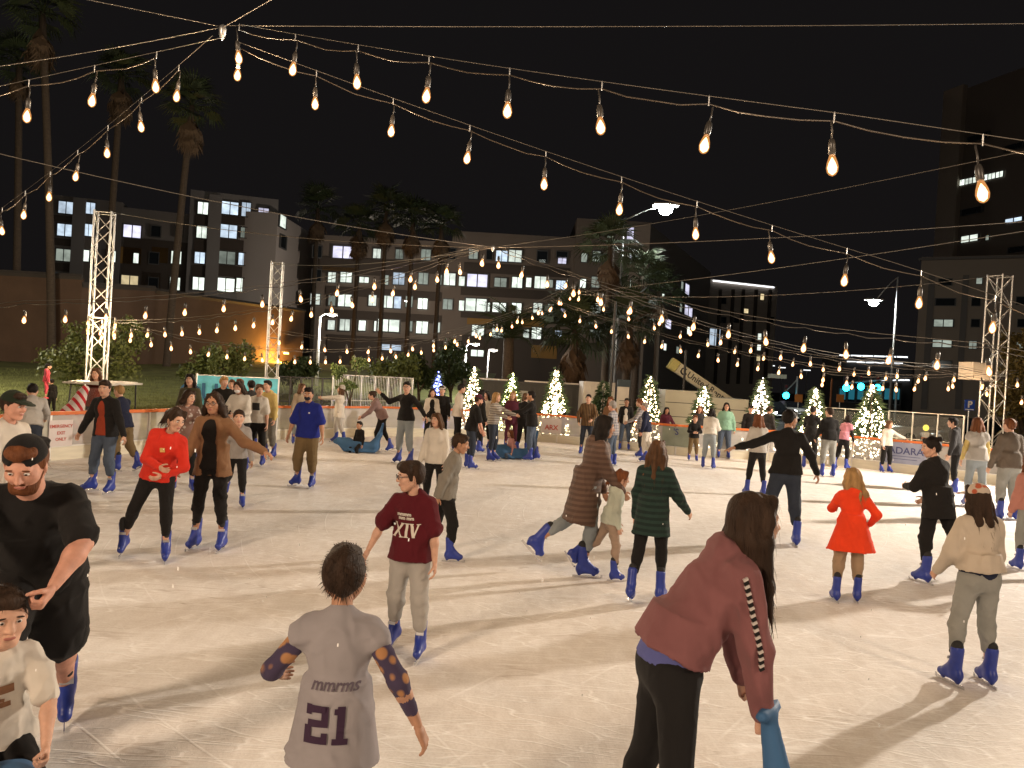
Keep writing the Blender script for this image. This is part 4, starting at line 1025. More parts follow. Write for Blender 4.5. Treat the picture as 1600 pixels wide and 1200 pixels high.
        if inner is not None:
            s = Sdf(); torso(s, .004 + t * .25, low=False); s.cone(neckb - Rn @ np.array((0, 0, .05)), neckb - Rn @ np.array((0, 0, .0)), .060, .054, k=.03); s.ball(neckb + Rn @ np.array((0, .05, .03)), (.05, .05, .05), k=.012, op='s')
            s.skirt(waist + Rl @ np.array((0, 0, 0)), Rl, -.16 - min(hem, .06), .05, (max((.164 if f else .156) * B + .006, hw + .09 * ab + bloose + .004), .122 + bloose + .008), ((.122 if f else .134) * B + .008, .106 * B + .008), k=.05)
            V, Fq = s.mesh(hc); V = folds(V, Fq, .010, 22, sd + 4); put('shirt', V, Fq, inner)
    if under is not None:
        s = Sdf()
        for q in (-1, 1):
            sh, e, w, _ = arms[q]; en = e + (w - e) * (under[1] - .5) * 2; s.cone(sh, e, .050 * ab + .008, .042 * ab + .009, k=.03); s.cone(e, en, .042 * ab + .009, .030 + .008, k=.03)
        V, Fq = s.mesh(hc); V = folds(V, Fq, .007, 30, sd + 5); put('sleeves', V, Fq, under[0])
    if waistband is not None:
        s = Sdf(); s.skirt(waist, Rl, -.14 - hem - .07, -.14 - hem + .05, ((.166 if f else .158) * B + .012, .122 * B + .012), ((.16 if f else .152) * B + .012, .118 * B + .012), k=.01); V, Fq = s.mesh(hc); put('waistband', V, Fq, waistband)
    # --- hair, hats
    if hair:
        s = Sdf(); hd = np.array((0, -.10, -1.0)) if hdir is None else Rh.T @ np.array(hdir, float); hd = nrm(hd)
        th = .0 if hair != 'buzz' else -.006
        s.ball((0, -.018, .030), (.081 + th, .099 + th, .091 + th), k=.02)
        if hair == 'short':
            s.ball((0, .045, .085), (.062, .045, .028), k=.03); s.ball((0, -.055, -.005), (.070, .055, .065), k=.03)
            s.cone((-.07, .005, .02), (-.072, .0, -.015), .012, .008, k=.015); s.cone((.07, .005, .02), (.072, .0, -.015), .012, .008, k=.015)
        if hair == 'mop':
            s.ball((0, .05, .075), (.075, .052, .04), k=.03); s.ball((0, -.05, -.01), (.078, .06, .07), k=.03)
            for x in (-1, 1): s.cone((x * .072, .02, .045), (x * .078, .015, -.02), .02, .014, k=.02)
        if hair in ('long', 'curly', 'bob', 'pony', 'bun'):
            s.ball((0, -.045, -.01), (.074, .06, .07), k=.03)
            for x in (-1, 1): s.cone((x * .045, .05, .088), (x * .075, .03, .01), .022, .018, k=.03)
        if hair in ('long', 'curly', 'bob'):
            L = hl; wd = 1.35 if hair == 'curly' else 1.0
            for x, y0, l2, r0 in ((-.062, .015, .92, .026), (.062, .015, .92, .026), (-.05, -.045, 1.0, .034), (.05, -.045, 1.0, .034), (0, -.075, 1.03, .036)):
                p0 = np.array((x, y0, .0)); p1 = p0 + np.array((x * .35 * wd, -.01, -.075)); p2 = p1 + hd * max(.02, L * l2 - .075) + np.array((x * .3 * wd, 0, 0))
                pm = (p1 + p2) / 2 + np.array((x * .15 * wd, -.012, 0))
                s.cone(p0, p1, r0 * wd, r0 * 1.05 * wd, k=.03); s.cone(p1, pm, r0 * 1.05 * wd, r0 * .95 * wd, k=.03); s.cone(pm, p2, r0 * .95 * wd, r0 * .4 * wd, k=.03)
        if hair == 'pony':
            p0 = np.array((0, -.105, .04)); p1 = p0 + np.array((0, -.035, -.02)); p2 = p1 + hd * hl * .5 + np.array((0, -.02, 0)); p3 = p1 + hd * hl
            s.cone(p0, p1, .022, .026, k=.02); s.cone(p1, p2, .028, .026, k=.03); s.cone(p2, p3, .026, .008, k=.03)
        if hair == 'bun': s.ball((0, -.10, .075), .036, k=.015)
        # face opening
        s.ball((0, .105, -.035), (.062 if hair not in ('short', 'buzz', 'mop') else .075, .072, .092 if hair != 'mop' else .085), k=.012, op='s')
        if hair in ('short', 'buzz', 'mop', 'pony', 'bun'):
            s.cut((0, -.02, -.062), (0, .35, -.94)); s.ball((0, .09, -.09), (.1, .085, .09), k=.01, op='s')
        V, Fq = s.mesh(max(hh * 1.05, .006)); amp = .004 if hair in ('short', 'buzz', 'mop') else .0055
        if hair == 'curly': V = folds(V, Fq, .016, 60, sd)
        elif False: pass
        else: V = strands(V, Fq, amp, hd if hair in ('long', 'bob', 'pony') else (0, .6, -.8), sd)
        rg = np.random.default_rng(sd + 9); N = vnormals(V, Fq); m_ = (700, 420, 220, 90)[lod]; pk = rg.integers(0, len(V), m_); pk = pk[(V[pk][:, 1] < .075) & ((V[pk][:, 2] < -.02) if cap else True)]
        long_ = hair in ('long', 'curly', 'bob', 'pony'); Ls = rg.uniform(.04, .10, len(pk)) if long_ else rg.uniform(.008, .020, len(pk)); nb = len(V)
        ax_ = (np.tile(hd, (len(pk), 1)) if long_ else N[pk] * .55 + np.array((0, -.15, -.75))) + rg.normal(0, .10 if long_ else .2, (len(pk), 3)); p0 = V[pk] - N[pk] * .003; p1 = p0 + ax_ * Ls[:, None] * .5 + N[pk] * (.010 if long_ else .008); p2 = p0 + ax_ * Ls[:, None] + N[pk] * rg.uniform(.0, .016, (len(pk), 1))
        wd_ = np.cross(ax_, N[pk]); wd_ = wd_ / np.maximum(np.linalg.norm(wd_, axis=1, keepdims=True), 1e-6) * (.0016 if lod < 2 else .0028)
        SV = np.concatenate([p0 - wd_, p0 + wd_, p1 + wd_ * .8, p1 - wd_ * .8, p2]); q_ = len(pk); i_ = np.arange(q_)
        SF = np.concatenate([np.stack([i_, i_ + q_, i_ + 2 * q_, i_ + 3 * q_], 1), np.stack([i_ + 3 * q_, i_ + 2 * q_, i_ + 4 * q_, i_ + 4 * q_], 1)]) + nb
        V = np.concatenate([V, SV]); SF2 = SF[:q_]
        V = np.concatenate([V, p2 + wd_ * .3]); T2 = np.stack([i_ + 3 * q_, i_ + 2 * q_, i_ + 5 * q_, i_ + 4 * q_], 1) + nb
        Fq = np.concatenate([Fq, SF2, T2])
        put('hair', (V * hs) @ Rh.T + Hc, Fq, HAIR[hairm])
    if cap:
        s = Sdf(); s.ball((0, -.014, .036), (.086, .104, .094), k=.01)
        if cap == 'beanie':
            s.ball((0, -.02, .10), (.06, .07, .05), k=.05); s.cut((0, 0, .012), (0, -.12, -.99)); V, Fq = s.mesh(max(hh, .007)); o = put('beanie', (V * hs) @ Rh.T + Hc, Fq, capm)
        else:
            s.cut((0, 0, .034), (0, -.05, -.99)); sgn = -1 if cap == 'back' else 1
            s2 = Sdf(); s2.ball((0, sgn * .125, .036), (.066, .068, .0065), rx(-sgn * 8), k=.01); s2.ball((0, sgn * .07, .04), (.075, .05, .010), k=.02)
            if cap == 'back': s.ball((0, .105, .042), (.033, .05, .022), k=.006, op='s')
            V, Fq = s.mesh(max(hh, .007)); o = put('cap', (V * hs) @ Rh.T + Hc, Fq, capm); V, Fq = s2.mesh(.0045); b2 = put('brim', (V * hs) @ Rh.T + Hc, Fq, capm, o)
    if mask is not None:
        s = Sdf(); s.ball((0, .062, -.062), (.054, .052, .043), k=.02); s.cone((-.05, .03, -.05), (-.074, -.01, -.01), .006, .004, k=.02); s.cone((.05, .03, -.05), (.074, -.01, -.01), .006, .004, k=.02); V, Fq = s.mesh(max(.006, hh * .8)); put('face_mask', (V * hs) @ Rh.T + Hc, Fq, mask)
    if glasses:
        mb = MB()
        for x in (-1, 1):
            mb.tube([Vector((x * .031 + .021 * math.cos(a), .104, .0 + .017 * math.sin(a))) for a in np.linspace(0, 2 * math.pi, 13)], .0022, 5)
            mb.tube([(x * .052, .102, .004), (x * .076, .06, .006), (x * .08, -.01, .0)], .0022, 5)
        mb.tube([(-.010, .106, .003), (.010, .106, .003)], .0022, 5); o = mb.build('glasses', M_DARK, body, True)
        M4 = Matrix(Rh.tolist()).to_4x4(); o.matrix_local = Matrix.Translation((Hc + mv) * S) @ M4 @ Matrix.Scale(hs * S, 4)
    if beard:
        s = Sdf(); s.ball((0, .05, -.085), (.055, .046, .045), k=.02)
        for x in (-1, 1): s.cone((x * .066, .0, -.025), (x * .035, .062, -.095), .013, .02, k=.02)
        s.cone((-.022, .095, -.05), (.022, .095, -.05), .007, .007, k=.01); s.ball((0, .10, -.064), (.019, .02, .009), k=.008, op='s'); V, Fq = s.mesh(max(hh, .006)); V = folds(V, Fq, .003, 160, sd); put('beard', (V * hs) @ Rh.T + Hc, Fq, HAIR[beard])
    if hood and False: pass
    if skates:
        me, bl, li, bu = boot_tpl((.008, .010, .014, .017)[lod])
        for q in (-1, 1):
            hip, k, a, Fm = J[q]; o = obj('skate', me, root)
            o.matrix_local = Matrix.Translation((a + mv) * S) @ Matrix(Fm.tolist()).to_4x4() @ Matrix.Scale(S * 1.04, 4)
            obj('blade', bl, o)
            if lod < 3: obj('liner', li, o); obj('buckle', bu, o)
    elif shoem is not None:
        for q in (-1, 1):
            hip, k, a, Fm = J[q]; s = Sdf(); s.ball((0, -.03, -.045), (.04, .045, .045), k=.03); s.cone((0, -.03, -.05), (0, .12, -.062), .042, .034, k=.03); s.cut((0, 0, -.09), (0, 0, -1)); V, Fq = s.mesh(.012); put('shoe', V @ Fm.T + a, Fq, shoem)
    info = dict(root=root, S=S, mv=mv, tor=tor, Ru=Ru, tops=tl, arms=arms, Hc=Hc, Rh=Rh, hs=hs, body=body, J=J, waist=waist, Rl=Rl, hp=hp, put=put)
    return info
def block_mesh(strips, m, w=.02):
    b = MB()
    for st in strips:
        (x0, y0), (x1, y1) = st[0], st[1]; ww = st[2] if len(st) > 2 else w; d = Vector((x1 - x0, y1 - y0)); n = max(2, int(d.length / .012)); h = Vector((-d.y, d.x)).normalized() * ww / 2 if len(st) < 4 else Vector((ww / 2, 0))
        for i in range(n):
            p = Vector((x0, y0)) + d * (i / n); q = Vector((x0, y0)) + d * ((i + 1) / n)
            b.poly([(p.x - h.x, p.y - h.y, 0), (q.x - h.x, q.y - h.y, 0), (q.x + h.x, q.y + h.y, 0), (p.x + h.x, p.y + h.y, 0)])
    return b.mesh('block_print', m)
def shirt_print(pi, s, size, m, pos, normal, upv=(0, 0, 1), bold=0.0, lift=.006, shear=0.0, name='lettering', me=None):
    """flat print laid on the cloth: text pushed onto the top's surface (person space, before scaling)"""
    V, Fq, to = pi['tops'][0]; bv = BVHTree.FromPolygons([tuple(v) for v in V], [tuple(int(i) for i in f) for f in Fq])
    n = nrm(np.array(normal, float)); u = nrm(np.array(upv, float) - n * (np.array(upv, float) @ n)); r = np.cross(u, n)
    me = me or text_mesh(s, size, m, 0.0, bold, shear, 3).copy(); co = np.zeros(len(me.vertices) * 3); me.vertices.foreach_get('co', co); co = co.reshape(-1, 3); out = []
    for p in co:
        q = np.array(pos) + r * p[0] + u * p[1] + n * .4; hit = bv.ray_cast(Vector(q), Vector(-n))
        out.append(np.array(hit[0]) + n * lift if hit[0] is not None else np.array(pos) + r * p[0] + u * p[1])
    me.vertices.foreach_set('co', ((np.array(out) + pi['mv']) * pi['S']).astype(np.float32).ravel()); me.update()
    return obj(name, me, to)
# ================================================================== THE SKATERS
BLK = cloth('black cloth', (.014, .013, .013)); CHAR = cloth('charcoal cloth', (.035, .034, .036)); NAVYC = cloth('navy cloth', (.016, .02, .045))
WHT = cloth('white cotton', (.60, .56, .50)); CREAM = cloth('cream fleece', (.50, .43, .35)); GREYC = cloth('grey fleece', (.30, .28, .27)); LGREY = cloth('light grey cloth', (.40, .38, .355))
MAROON = cloth('maroon cotton', (.095, .010, .016)); REDC = cloth('red sweatshirt', (.60, .035, .02)); ORED = cloth('orange red coat', (.74, .055, .016)); RUST = cloth('rust red shirt', (.27, .045, .022))
JEAN = cloth('blue denim', (.045, .062, .10), 'denim', (.10, .13, .18)); JEANL = cloth('light denim', (.20, .235, .26), 'denim', (.30, .33, .34)); JEAND = cloth('dark denim', (.022, .028, .045), 'denim', (.04, .05, .07)); JEANG = cloth('grey denim', (.22, .225, .21), 'denim', (.31, .31, .29))
KHAKI = cloth('khaki cotton', (.16, .11, .055)); TAN = cloth('tan trousers', (.33, .235, .15)); OLIVE = cloth('olive cloth', (.06, .055, .03)); BROWNJ = cloth('brown corduroy', (.22, .12, .065)); PUFF = cloth('brown quilted coat', (.135, .085, .065), 'hstripe', (.095, .058, .045), .6)
PINK = cloth('dusty pink jacket', (.22, .092, .095)); MINT = cloth('mint fleece', (.46, .50, .43)); GREENJ = cloth('dark green jacket', (.022, .045, .038), 'hstripe', (.014, .026, .024)); BLUEC = cloth('royal blue polo', (.016, .026, .21)); MAUVE = cloth('mauve hoodie', (.21, .14, .135))
CORAL = cloth('coral furry hoodie', (.45, .20, .16)); YELL = cloth('yellow cloth', (.55, .42, .16)); GREYBR = cloth('grey brown jacket', (.13, .105, .085)); SAGE = cloth('sage sweatshirt', (.20, .36, .27)); LILAC = cloth('grey lilac jersey', (.30, .278, .29)); PURP = cloth('purple lettering cloth', (.05, .02, .06))
RAGLAN = cloth('dark patterned sleeve', (.40, .2, .09), 'blotch', (.06, .045, .085)); PLAID = cloth('blue plaid', (.16, .16, .20), 'plaid', (.36, .34, .33)); PLAIDB = cloth('brown striped shirt', (.18, .11, .055), 'vstripe', (.035, .022, .015)); STRG = cloth('grey striped knit', (.34, .31, .28), 'hstripe', (.18, .16, .14))
FLORAL = cloth('floral cap cloth', (.42, .10, .05), 'blotch', (.5, .42, .35)); BEAN = cloth('pale blue knit', (.26, .34, .45)); SILV = cloth('mauve knit with silver', (.45, .4, .37), 'blotch', (.2, .12, .1)); DGREEN = cloth('dark green cap', (.018, .026, .016)); PLUM = cloth('plum cloth', (.085, .02, .035)); PINKV = cloth('pink vest', (.46, .20, .26)); WMASK = cloth('white mask cloth', (.66, .66, .68)); BMASK = cloth('black mask cloth', (.02, .02, .03)); HOTP = cloth('hot pink jacket', (.62, .08, .12))
PR = {}
NEAR, MID, FAR = 'skaters close to the camera', 'skaters in the middle of the ice', 'skaters and onlookers by the far barrier'
# --- close
PR['cap'] = person('big bearded man in black tee and backwards cap bending over at far left', (100, 1132), 688, 204, bulk=1.36, lean=44, head=(-10, 26), skin='r', topm=BLK, sleeve=.42, loose=.02, hem=.10, botm=BLK, blen=.46, bloose=.03,
    LL=(-10, 4, 22), RL=(34, 8, 40), LA=(52, 16, 48, -22), RA=(50, 14, 50, -10), hair='short', hairm='r', cap='back', capm=BLK, beard='r', anchor='L', hands=('grip', 'grip'), group=NEAR)
PR['kid'] = person('smiling small boy in white printed tee sitting on a blue seal sled, lower left', (-2, 1000), 918, 222, d=3.4, c=.95, lean=6, head=(6, 6), skin='l', topm=WHT, sleeve=.4, loose=.022, hem=.03, botm=BLK,
    LL=(72, 8, 62), RL=(74, 6, 66), LA=(34, 14, 50, -10), RA=(38, 12, 56, -6), hair='short', hairm='b', anchor='P', seat=.46, hands=('grip', 'grip'), group=NEAR)
PR['jersey'] = person('boy seen from behind in grey jersey with number 21', (530, 1000), 853, 2, d=2.95, c=.85, lean=3, head=(4, 2), skin='m', topm=LILAC, sleeve=.08, loose=.034, hem=.22, flare=1.2, botm=BLK, LL=(10, 6, 16), RL=(2, 7, 14), LA=(0, 38, 66, 4), RA=(-18, 34, 2, 26), under=(RAGLAN, .82), hair='short', hairm='b', group=NEAR, anchor='P')
PR['xiv'] = person('boy in maroon tee lettered XIV with glasses and grey joggers', (655, 1030), 720, 168, c=.5, lean=2, head=(-58, 6), skin='l', topm=MAROON, sleeve=.42, loose=.034, hem=.10, botm=LGREY, bloose=.026, blen=.80, LL=(4, 4, 8), RL=(-8, 8, 10), LA=(6, 14, 12, 8), RA=(4, 30, 12, 22), hair='mop', hairm='b', glasses=True, anchor='L', group=NEAR)
PR['pink'] = person('woman in dusty pink jacket and black leggings bending forward to push a sled', (1050, 1000), 769, -84, d=3.15, f=True, lean=38, head=(6, 0), skin='l', topm=PINK, loose=.040, hem=-.02, hood=True, waistband=cloth('blue shirt hem', (.10, .11, .30)), botm=BLK, bloose=.008, LL=(-6, 4, 10), RL=(2, 4, 12), LA=(18, 4, 16, 0), RA=(14, 4, 8, 2), hair='long', hairm='b', hl=.46, hdir=(.0, .12, -1), anchor='P', hands=('grip', 'grip'), group=NEAR)
PR['cream'] = person('woman in cream jacket and floral cap seen from behind at right', (1543, 1070), 757, 8, f=True, lean=5, head=(10, 6), topm=CREAM, loose=.042, hem=-.03, botm=JEANG, bloose=.016, LL=(6, 8, 12), RL=(4, 5, 8), LA=(12, 14, 40, 2), RA=(4, 12, 14, 6), hair='long', hairm='b', hl=.34, cap='front', capm=FLORAL, anchor='R', waistband=NAVYC, group=NEAR)
# --- middle of the ice
person('woman in brown quilted coat with black hair gliding to the right', (912, 902), 649, -84, f=True, lean=14, head=(0, 6), skin='m', topm=PUFF, loose=.045, hem=.42, flare=1.22, botm=JEANL, LL=(-26, 3, 26), RL=(6, 3, 14), LA=(8, 10, 24, 2), RA=(20, 6, 40, 0), hair='long', hairm='k', hl=.28, hood=True, anchor='R', group=MID)
person('girl in mint hoodie and red headband skating beside the brown coat', (960, 908), 734, -80, f=True, c=.6, lean=10, head=(0, 10), topm=MINT, loose=.030, hem=.08, hood=True, botm=cloth('beige leggings', (.34, .25, .19)), bloose=.012, LL=(-28, 3, 34), RL=(10, 3, 10), LA=(6, 10, 20, 4), RA=(-6, 10, 10, 4), hair='pony', hairm='r', hl=.26, anchor='R', group=MID)
person('woman in dark green jacket with very long brown hair seen from behind', (1008, 943), 688, -24, f=True, lean=4, topm=GREENJ, loose=.034, hem=.26, flare=1.1, botm=BLK, bloose=.006, LL=(-8, 4, 14), RL=(8, 3, 8), LA=(4, 10, 10, 6), RA=(14, 22, 44, 20), hair='long', hairm='n', hl=.46, anchor='M', group=MID)
person('man in black jumper and jeans skating away with both arms held out', (1243, 853), 640, -2, lean=3, head=(-55, 4), skin='m', topm=BLK, loose=.026, hem=.06, botm=JEAND, bloose=.022, LL=(0, 15, 4, 12), RL=(-2, 6, 4), LA=(0, 66, 0, 74), RA=(6, 34, 6, 22), hair='short', hairm='k', anchor='R', hands=('open', 'relax'), group=MID)
person('girl in bright orange red coat with long fair hair seen from behind', (1338, 940), 731, -8, f=True, c=.45, lean=5, head=(0, 8), topm=ORED, loose=.030, hem=.30, flare=1.5, hood=True, botm=TAN, bloose=.022, LL=(0, 7, 12), RL=(6, 3, 8), LA=(40, 16, 80, -20), RA=(-22, 34, 50, -6), hair='long', hairm='y', hl=.30, hdir=(.34, -.1, -1), anchor='R', group=MID)
person('woman all in black looking down to the left near the right barrier', (1443, 911), 683, 22, f=True, bulk=1.12, lean=10, head=(62, 10), skin='l', topm=BLK, loose=.03, hem=.20, botm=BLK, bloose=.012, LL=(6, 3, 10), RL=(-24, 5, 44), LA=(18, 16, 82, -26), RA=(10, 14, 50, -10), hair='bun', hairm='k', anchor='L', group=MID)
person('girl in coral furry hoodie and pale blue beanie at the right edge', (1590, 890), 709, 4, f=True, c=.35, lean=4, topm=CORAL, loose=.045, hem=.06, botm=JEANG, hair='long', hairm='r', hl=.24, cap='beanie', capm=BEAN, RL=(-14, 4, 20), anchor='L', group=MID)
person('man in black jacket over rust shirt and blue jeans gliding toward the camera', (157, 769), 594, 168, lean=6, head=(18, 8), skin='l', topm=BLK, loose=.034, hem=.10, inner=RUST, iw=1.15, botm=JEAN, bloose=.02, LL=(6, 4, 12), RL=(4, 10, 8), LA=(2, 22, 4, 24), RA=(4, 24, 8, 26), hair='short', hairm='b', toe=(0, 25), group=MID)
person('fair man in navy tee and khaki trousers turned left behind the rust shirted man', (198, 737), 602, 75, lean=14, head=(0, 8), skin='l', topm=NAVYC, sleeve=.42, loose=.03, hem=.1, botm=KHAKI, bloose=.03, LL=(10, 4, 22), RL=(-10, 4, 20), LA=(20, 10, 70, 0), RA=(24, 8, 60, -6), hair='short', hairm='y', group=MID)
PR['redg'] = person('girl in bright red sweatshirt and black leggings leaning to the right', (258, 876), 638, 196, f=True, c=.15, lean=16, side=-16, head=(44, 18), skin='l', topm=REDC, loose=.032, hem=.07, botm=BLK, bloose=.007, LL=(2, 2, 8), RL=(-10, 22, 10, 16), LA=(16, 10, 60, -50), RA=(14, 14, 70, -40), hair='pony', hairm='b', hl=.34, anchor='L', group=MID)
person('woman with long curly dark hair and glasses in brown jacket over black', (325, 858), 612, 178, f=True, lean=2, head=(0, 6), skin='m', topm=BROWNJ, loose=.034, hem=.16, flare=1.1, iw=1.2, inner=BLK, botm=BLK, bloose=.010, LL=(4, 5, 8), RL=(4, 5, 8), LA=(8, 48, 14, 68), RA=(10, 18, 30, 10), hair='curly', hairm='b', hl=.34, glasses=True, group=MID)
person('girl in mauve top with silver specks behind the red sweatshirt', (285, 768), 609, 205, f=True, lean=12, head=(40, 8), skin='l', topm=SILV, loose=.028, hem=.08, botm=BLK, LA=(40, 14, 60, -10), hair='bob', hairm='b', hl=.12, group=MID)
person('small child in grey hooded top bending behind the curly haired woman', (378, 793), 640, 200, c=.5, lean=24, topm=GREYC, loose=.03, hem=.08, hood=True, botm=BLK, LL=(6, 4, 10), RL=(-24, 4, 34), hair='short', hairm='b', anchor='L', group=MID)
PR['mask'] = person('woman in white top and white face mask with dark bob', (371, 736), 595, 172, f=True, lean=8, head=(-6, 12), topm=WHT, sleeve=.72, loose=.04, hem=.04, botm=BLK, LA=(24, 16, 76, -30), RA=(20, 22, 50, -20), hair='bob', hairm='b', hl=.17, mask=WMASK, group=MID)
PR['graph'] = person('woman in white tee with dark square print and black trousers', (399, 727), 600, 178, f=True, lean=4, head=(38, 6), topm=WHT, sleeve=.42, loose=.036, hem=.06, botm=BLK, bloose=.02, LA=(4, 12, 6, 6), RA=(30, 18, 70, 20), hair='bun', hairm='n', group=MID)
person('person in yellow hooded top and grey trousers behind the white tees', (420, 716), 594, 160, lean=10, topm=YELL, loose=.034, hem=.07, hood=True, botm=cloth('grey trousers', (.15, .14, .12)), bloose=.026, LL=(8, 8, 14), RL=(-6, 8, 14), hair='short', hairm='k', group=MID)
PR['blue'] = person('man in royal blue polo, khaki trousers and black face mask', (487, 762), 605, 172, bulk=1.1, lean=4, head=(8, 8), skin='m', topm=BLUEC, sleeve=.45, loose=.032, hem=.10, botm=KHAKI, bloose=.03, LL=(2, 3, 6), RL=(10, 6, 22), LA=(4, 20, 12, 12), RA=(2, 20, 10, 14), hair='short', hairm='k', mask=BMASK, anchor='L', toe=(0, 20), group=MID)
person('woman with long dark hair in dark olive cardigan behind the mauve top', (292, 720), 584, 184, f=True, topm=OLIVE, loose=.03, hem=.2, inner=BLK, botm=BLK, hair='long', hairm='k', hl=.34, group=MID)
person('fair haired boy in black tee near the cyan banner', (343, 712), 588, 200, topm=BLK, sleeve=.42, loose=.03, hem=.1, botm=JEAND, hair='mop', hairm='y', head=(20, 4), group=MID)
person('brown haired person behind the white masked woman, on her left', (357, 706), 593, 195, topm=GREYC, botm=JEAND, hair='short', hairm='n', group=MID)
person('auburn haired person between the white mask and the dark haired pair', (371, 704), 592, 170, topm=CHAR, botm=JEAN, hair='short', hairm='r', group=MID)
person('dark haired skater turned away in front of the cyan banner', (388, 706), 594, 30, topm=CHAR, botm=BLK, hair='mop', hairm='k', group=MID)
person('boy with dark hair in grey top and dark trousers hurrying past the maroon tee', (704, 878), 678, -84, c=.4, lean=14, head=(-6, 12), skin='m', topm=cloth('grey green top', (.20, .185, .16)), loose=.034, hem=.12, botm=BLK, bloose=.022, LL=(-14, 3, 26), RL=(16, 3, 16), LA=(-20, 10, -6, 6), RA=(-26, 8, -16, 6), hair='short', hairm='b', anchor='R', group=MID)
person('woman with long brown hair in white shirt and black trousers, centre left', (676, 800), 645, 168, f=True, lean=3, head=(-14, 4), skin='l', topm=WHT, loose=.034, hem=.12, botm=BLK, hair='long', hairm='n', hl=.36, LA=(4, 10, 18, 4), RA=(4, 14, 14, 10), group=MID)
person('woman in grey jumper and black leggings with auburn hair seen from behind', (1179, 774), 647, 6, f=True, topm=LGREY, loose=.034, hem=.05, botm=BLK, bloose=.008, LL=(2, 9, 4), RL=(2, 7, 4), LA=(8, 14, 60, -10), RA=(8, 14, 60, -10), hair='long', hairm='r', hl=.20, group=MID)
person('man in black jumper and dark jeans beside the woman with a pink vest', (1292, 745), 637, 4, topm=BLK, loose=.028, hem=.05, botm=JEANG, bloose=.02, head=(20, 2), LA=(10, 16, 40, 0), hair='short', hairm='b', group=MID)
person('dark clothed man hugging himself in front of the bright right hand tree', (1264, 732), 634, -40, topm=BLK, botm=BLK, LA=(30, 16, 80, -30), RA=(26, 12, 80, -30), hair='short', hairm='k', skin='m', group=MID)
person('woman with pink vest bending away beside the black jumper', (1313, 734), 648, -60, f=True, lean=20, topm=PINKV, loose=.03, under=(BLK, .95), sleeve=.15, botm=BLK, hair='bob', hairm='k', hl=.1, LL=(-8, 3, 10), RL=(12, 3, 16), group=MID)
# --- by the far barrier and at the sides
person('woman in white knit hat and white clothes pointing left by the far barrier', (530, 693), 603, 92, f=True, lean=-4, head=(0, -14), topm=WHT, loose=.036, hem=.2, botm=LGREY, LL=(-12, 3, 6), RL=(10, 3, 8), LA=(84, 6, 88, 0), RA=(80, 4, 84, 0), hair='long', hairm='n', hl=.2, cap='beanie', capm=LGREY, group=FAR)
person('woman in beige jumper standing behind the royal blue polo', (466, 694), 599, 200, f=True, topm=cloth('beige knit', (.30, .25, .19)), hem=.1, botm=JEANL, hair='long', hairm='n', hl=.2, head=(60, 0), group=FAR)
PR['push'] = person('woman in mauve hoodie and black leggings bending to push a seal sled', (598, 707), 611, 98, f=True, lean=34, head=(6, 10), topm=MAUVE, loose=.036, hem=.08, hood=True, botm=BLK, bloose=.008, LL=(18, 3, 20), RL=(-12, 3, 14), LA=(30, 6, 52, 0), RA=(30, 6, 52, 0), hair='bun', hairm='b', group=FAR)
person('man in black jumper and light jeans raising one hand, centre left', (631, 724), 596, 150, lean=2, head=(28, 2), skin='l', topm=BLK, loose=.026, hem=.06, botm=JEANL, bloose=.022, LL=(2, 6, 6), RL=(4, 5, 8), LA=(6, 50, 6, 42), RA=(30, 62, 140, 30), hair='short', hairm='k', glasses=True, hands=('relax', 'open'), group=FAR)
person('bearded man in black tee and dark cap in the crowd, centre left', (733, 732), 617, -70, lean=12, head=(0, 14), skin='r', topm=BLK, sleeve=.45, loose=.034, hem=.1, botm=JEAND, LA=(16, 12, 30, 0), RA=(10, 12, 22, 0), hair='short', hairm='b', cap='front', capm=PLUM, beard='n', group=FAR)
person('woman in long black hooded coat in the crowd beside the dark cap', (745, 706), 609, -60, f=True, topm=BLK, loose=.036, hem=.34, hood=True, botm=BLK, hair='long', hairm='k', hl=.3, skin='r', group=FAR)
person('dark haired man in white tee behind the dark cap', (712, 703), 600, -75, topm=WHT, sleeve=.45, loose=.034, hem=.1, botm=BLK, hair='short', hairm='k', head=(0, 6), group=FAR)
person('woman in white cardigan over black beside the blue lit tree', (671, 700), 607, 190, f=True, topm=WHT, hem=.2, inner=BLK, botm=BLK, hair='bob', hairm='b', hl=.16, group=FAR)
person('person in black with a white cap behind the blue lit tree', (687, 698), 603, 170, topm=BLK, botm=BLK, hair='short', hairm='k', cap='front', capm=WHT, group=FAR)
person('woman with long fair hair in grey striped jumper and dark jeans reaching right', (768, 720), 613, -110, f=True, lean=2, head=(-6, 0), topm=STRG, loose=.036, hem=.04, botm=JEAND, bloose=.018, LA=(60, 14, 74, 10), RA=(50, 20, 70, 6), hair='long', hairm='y', hl=.36, group=FAR)
person('woman in plum top with fair hair in front of the yellowish lit tree', (797, 704), 611, 178, f=True, topm=PLUM, loose=.03, hem=.2, botm=PLUM, hair='long', hairm='y', hl=.28, group=FAR)
person('dark haired onlooker between the black coat and the striped jumper', (757, 700), 611, 150, f=True, topm=WHT, botm=BLK, hair='long', hairm='k', hl=.2, group=FAR)
person('girl in black top with white strap facing the black jacketed man', (815, 709), 614, -30, f=True, topm=BLK, loose=.02, hem=.02, botm=BLK, bloose=.008, LA=(30, 10, 60, 0), RA=(40, 10, 70, 0), hair='pony', hairm='n', hl=.2, group=FAR)
person('man in black jacket and jeans holding hands with the striped jumper', (832, 721), 611, 82, lean=4, skin='m', topm=BLK, loose=.034, hem=.12, botm=JEAN, bloose=.024, LA=(50, 10, 84, 8), RA=(46, 8, 80, 4), LL=(4, 3, 8), RL=(-6, 3, 10), hair='short', hairm='k', group=FAR)
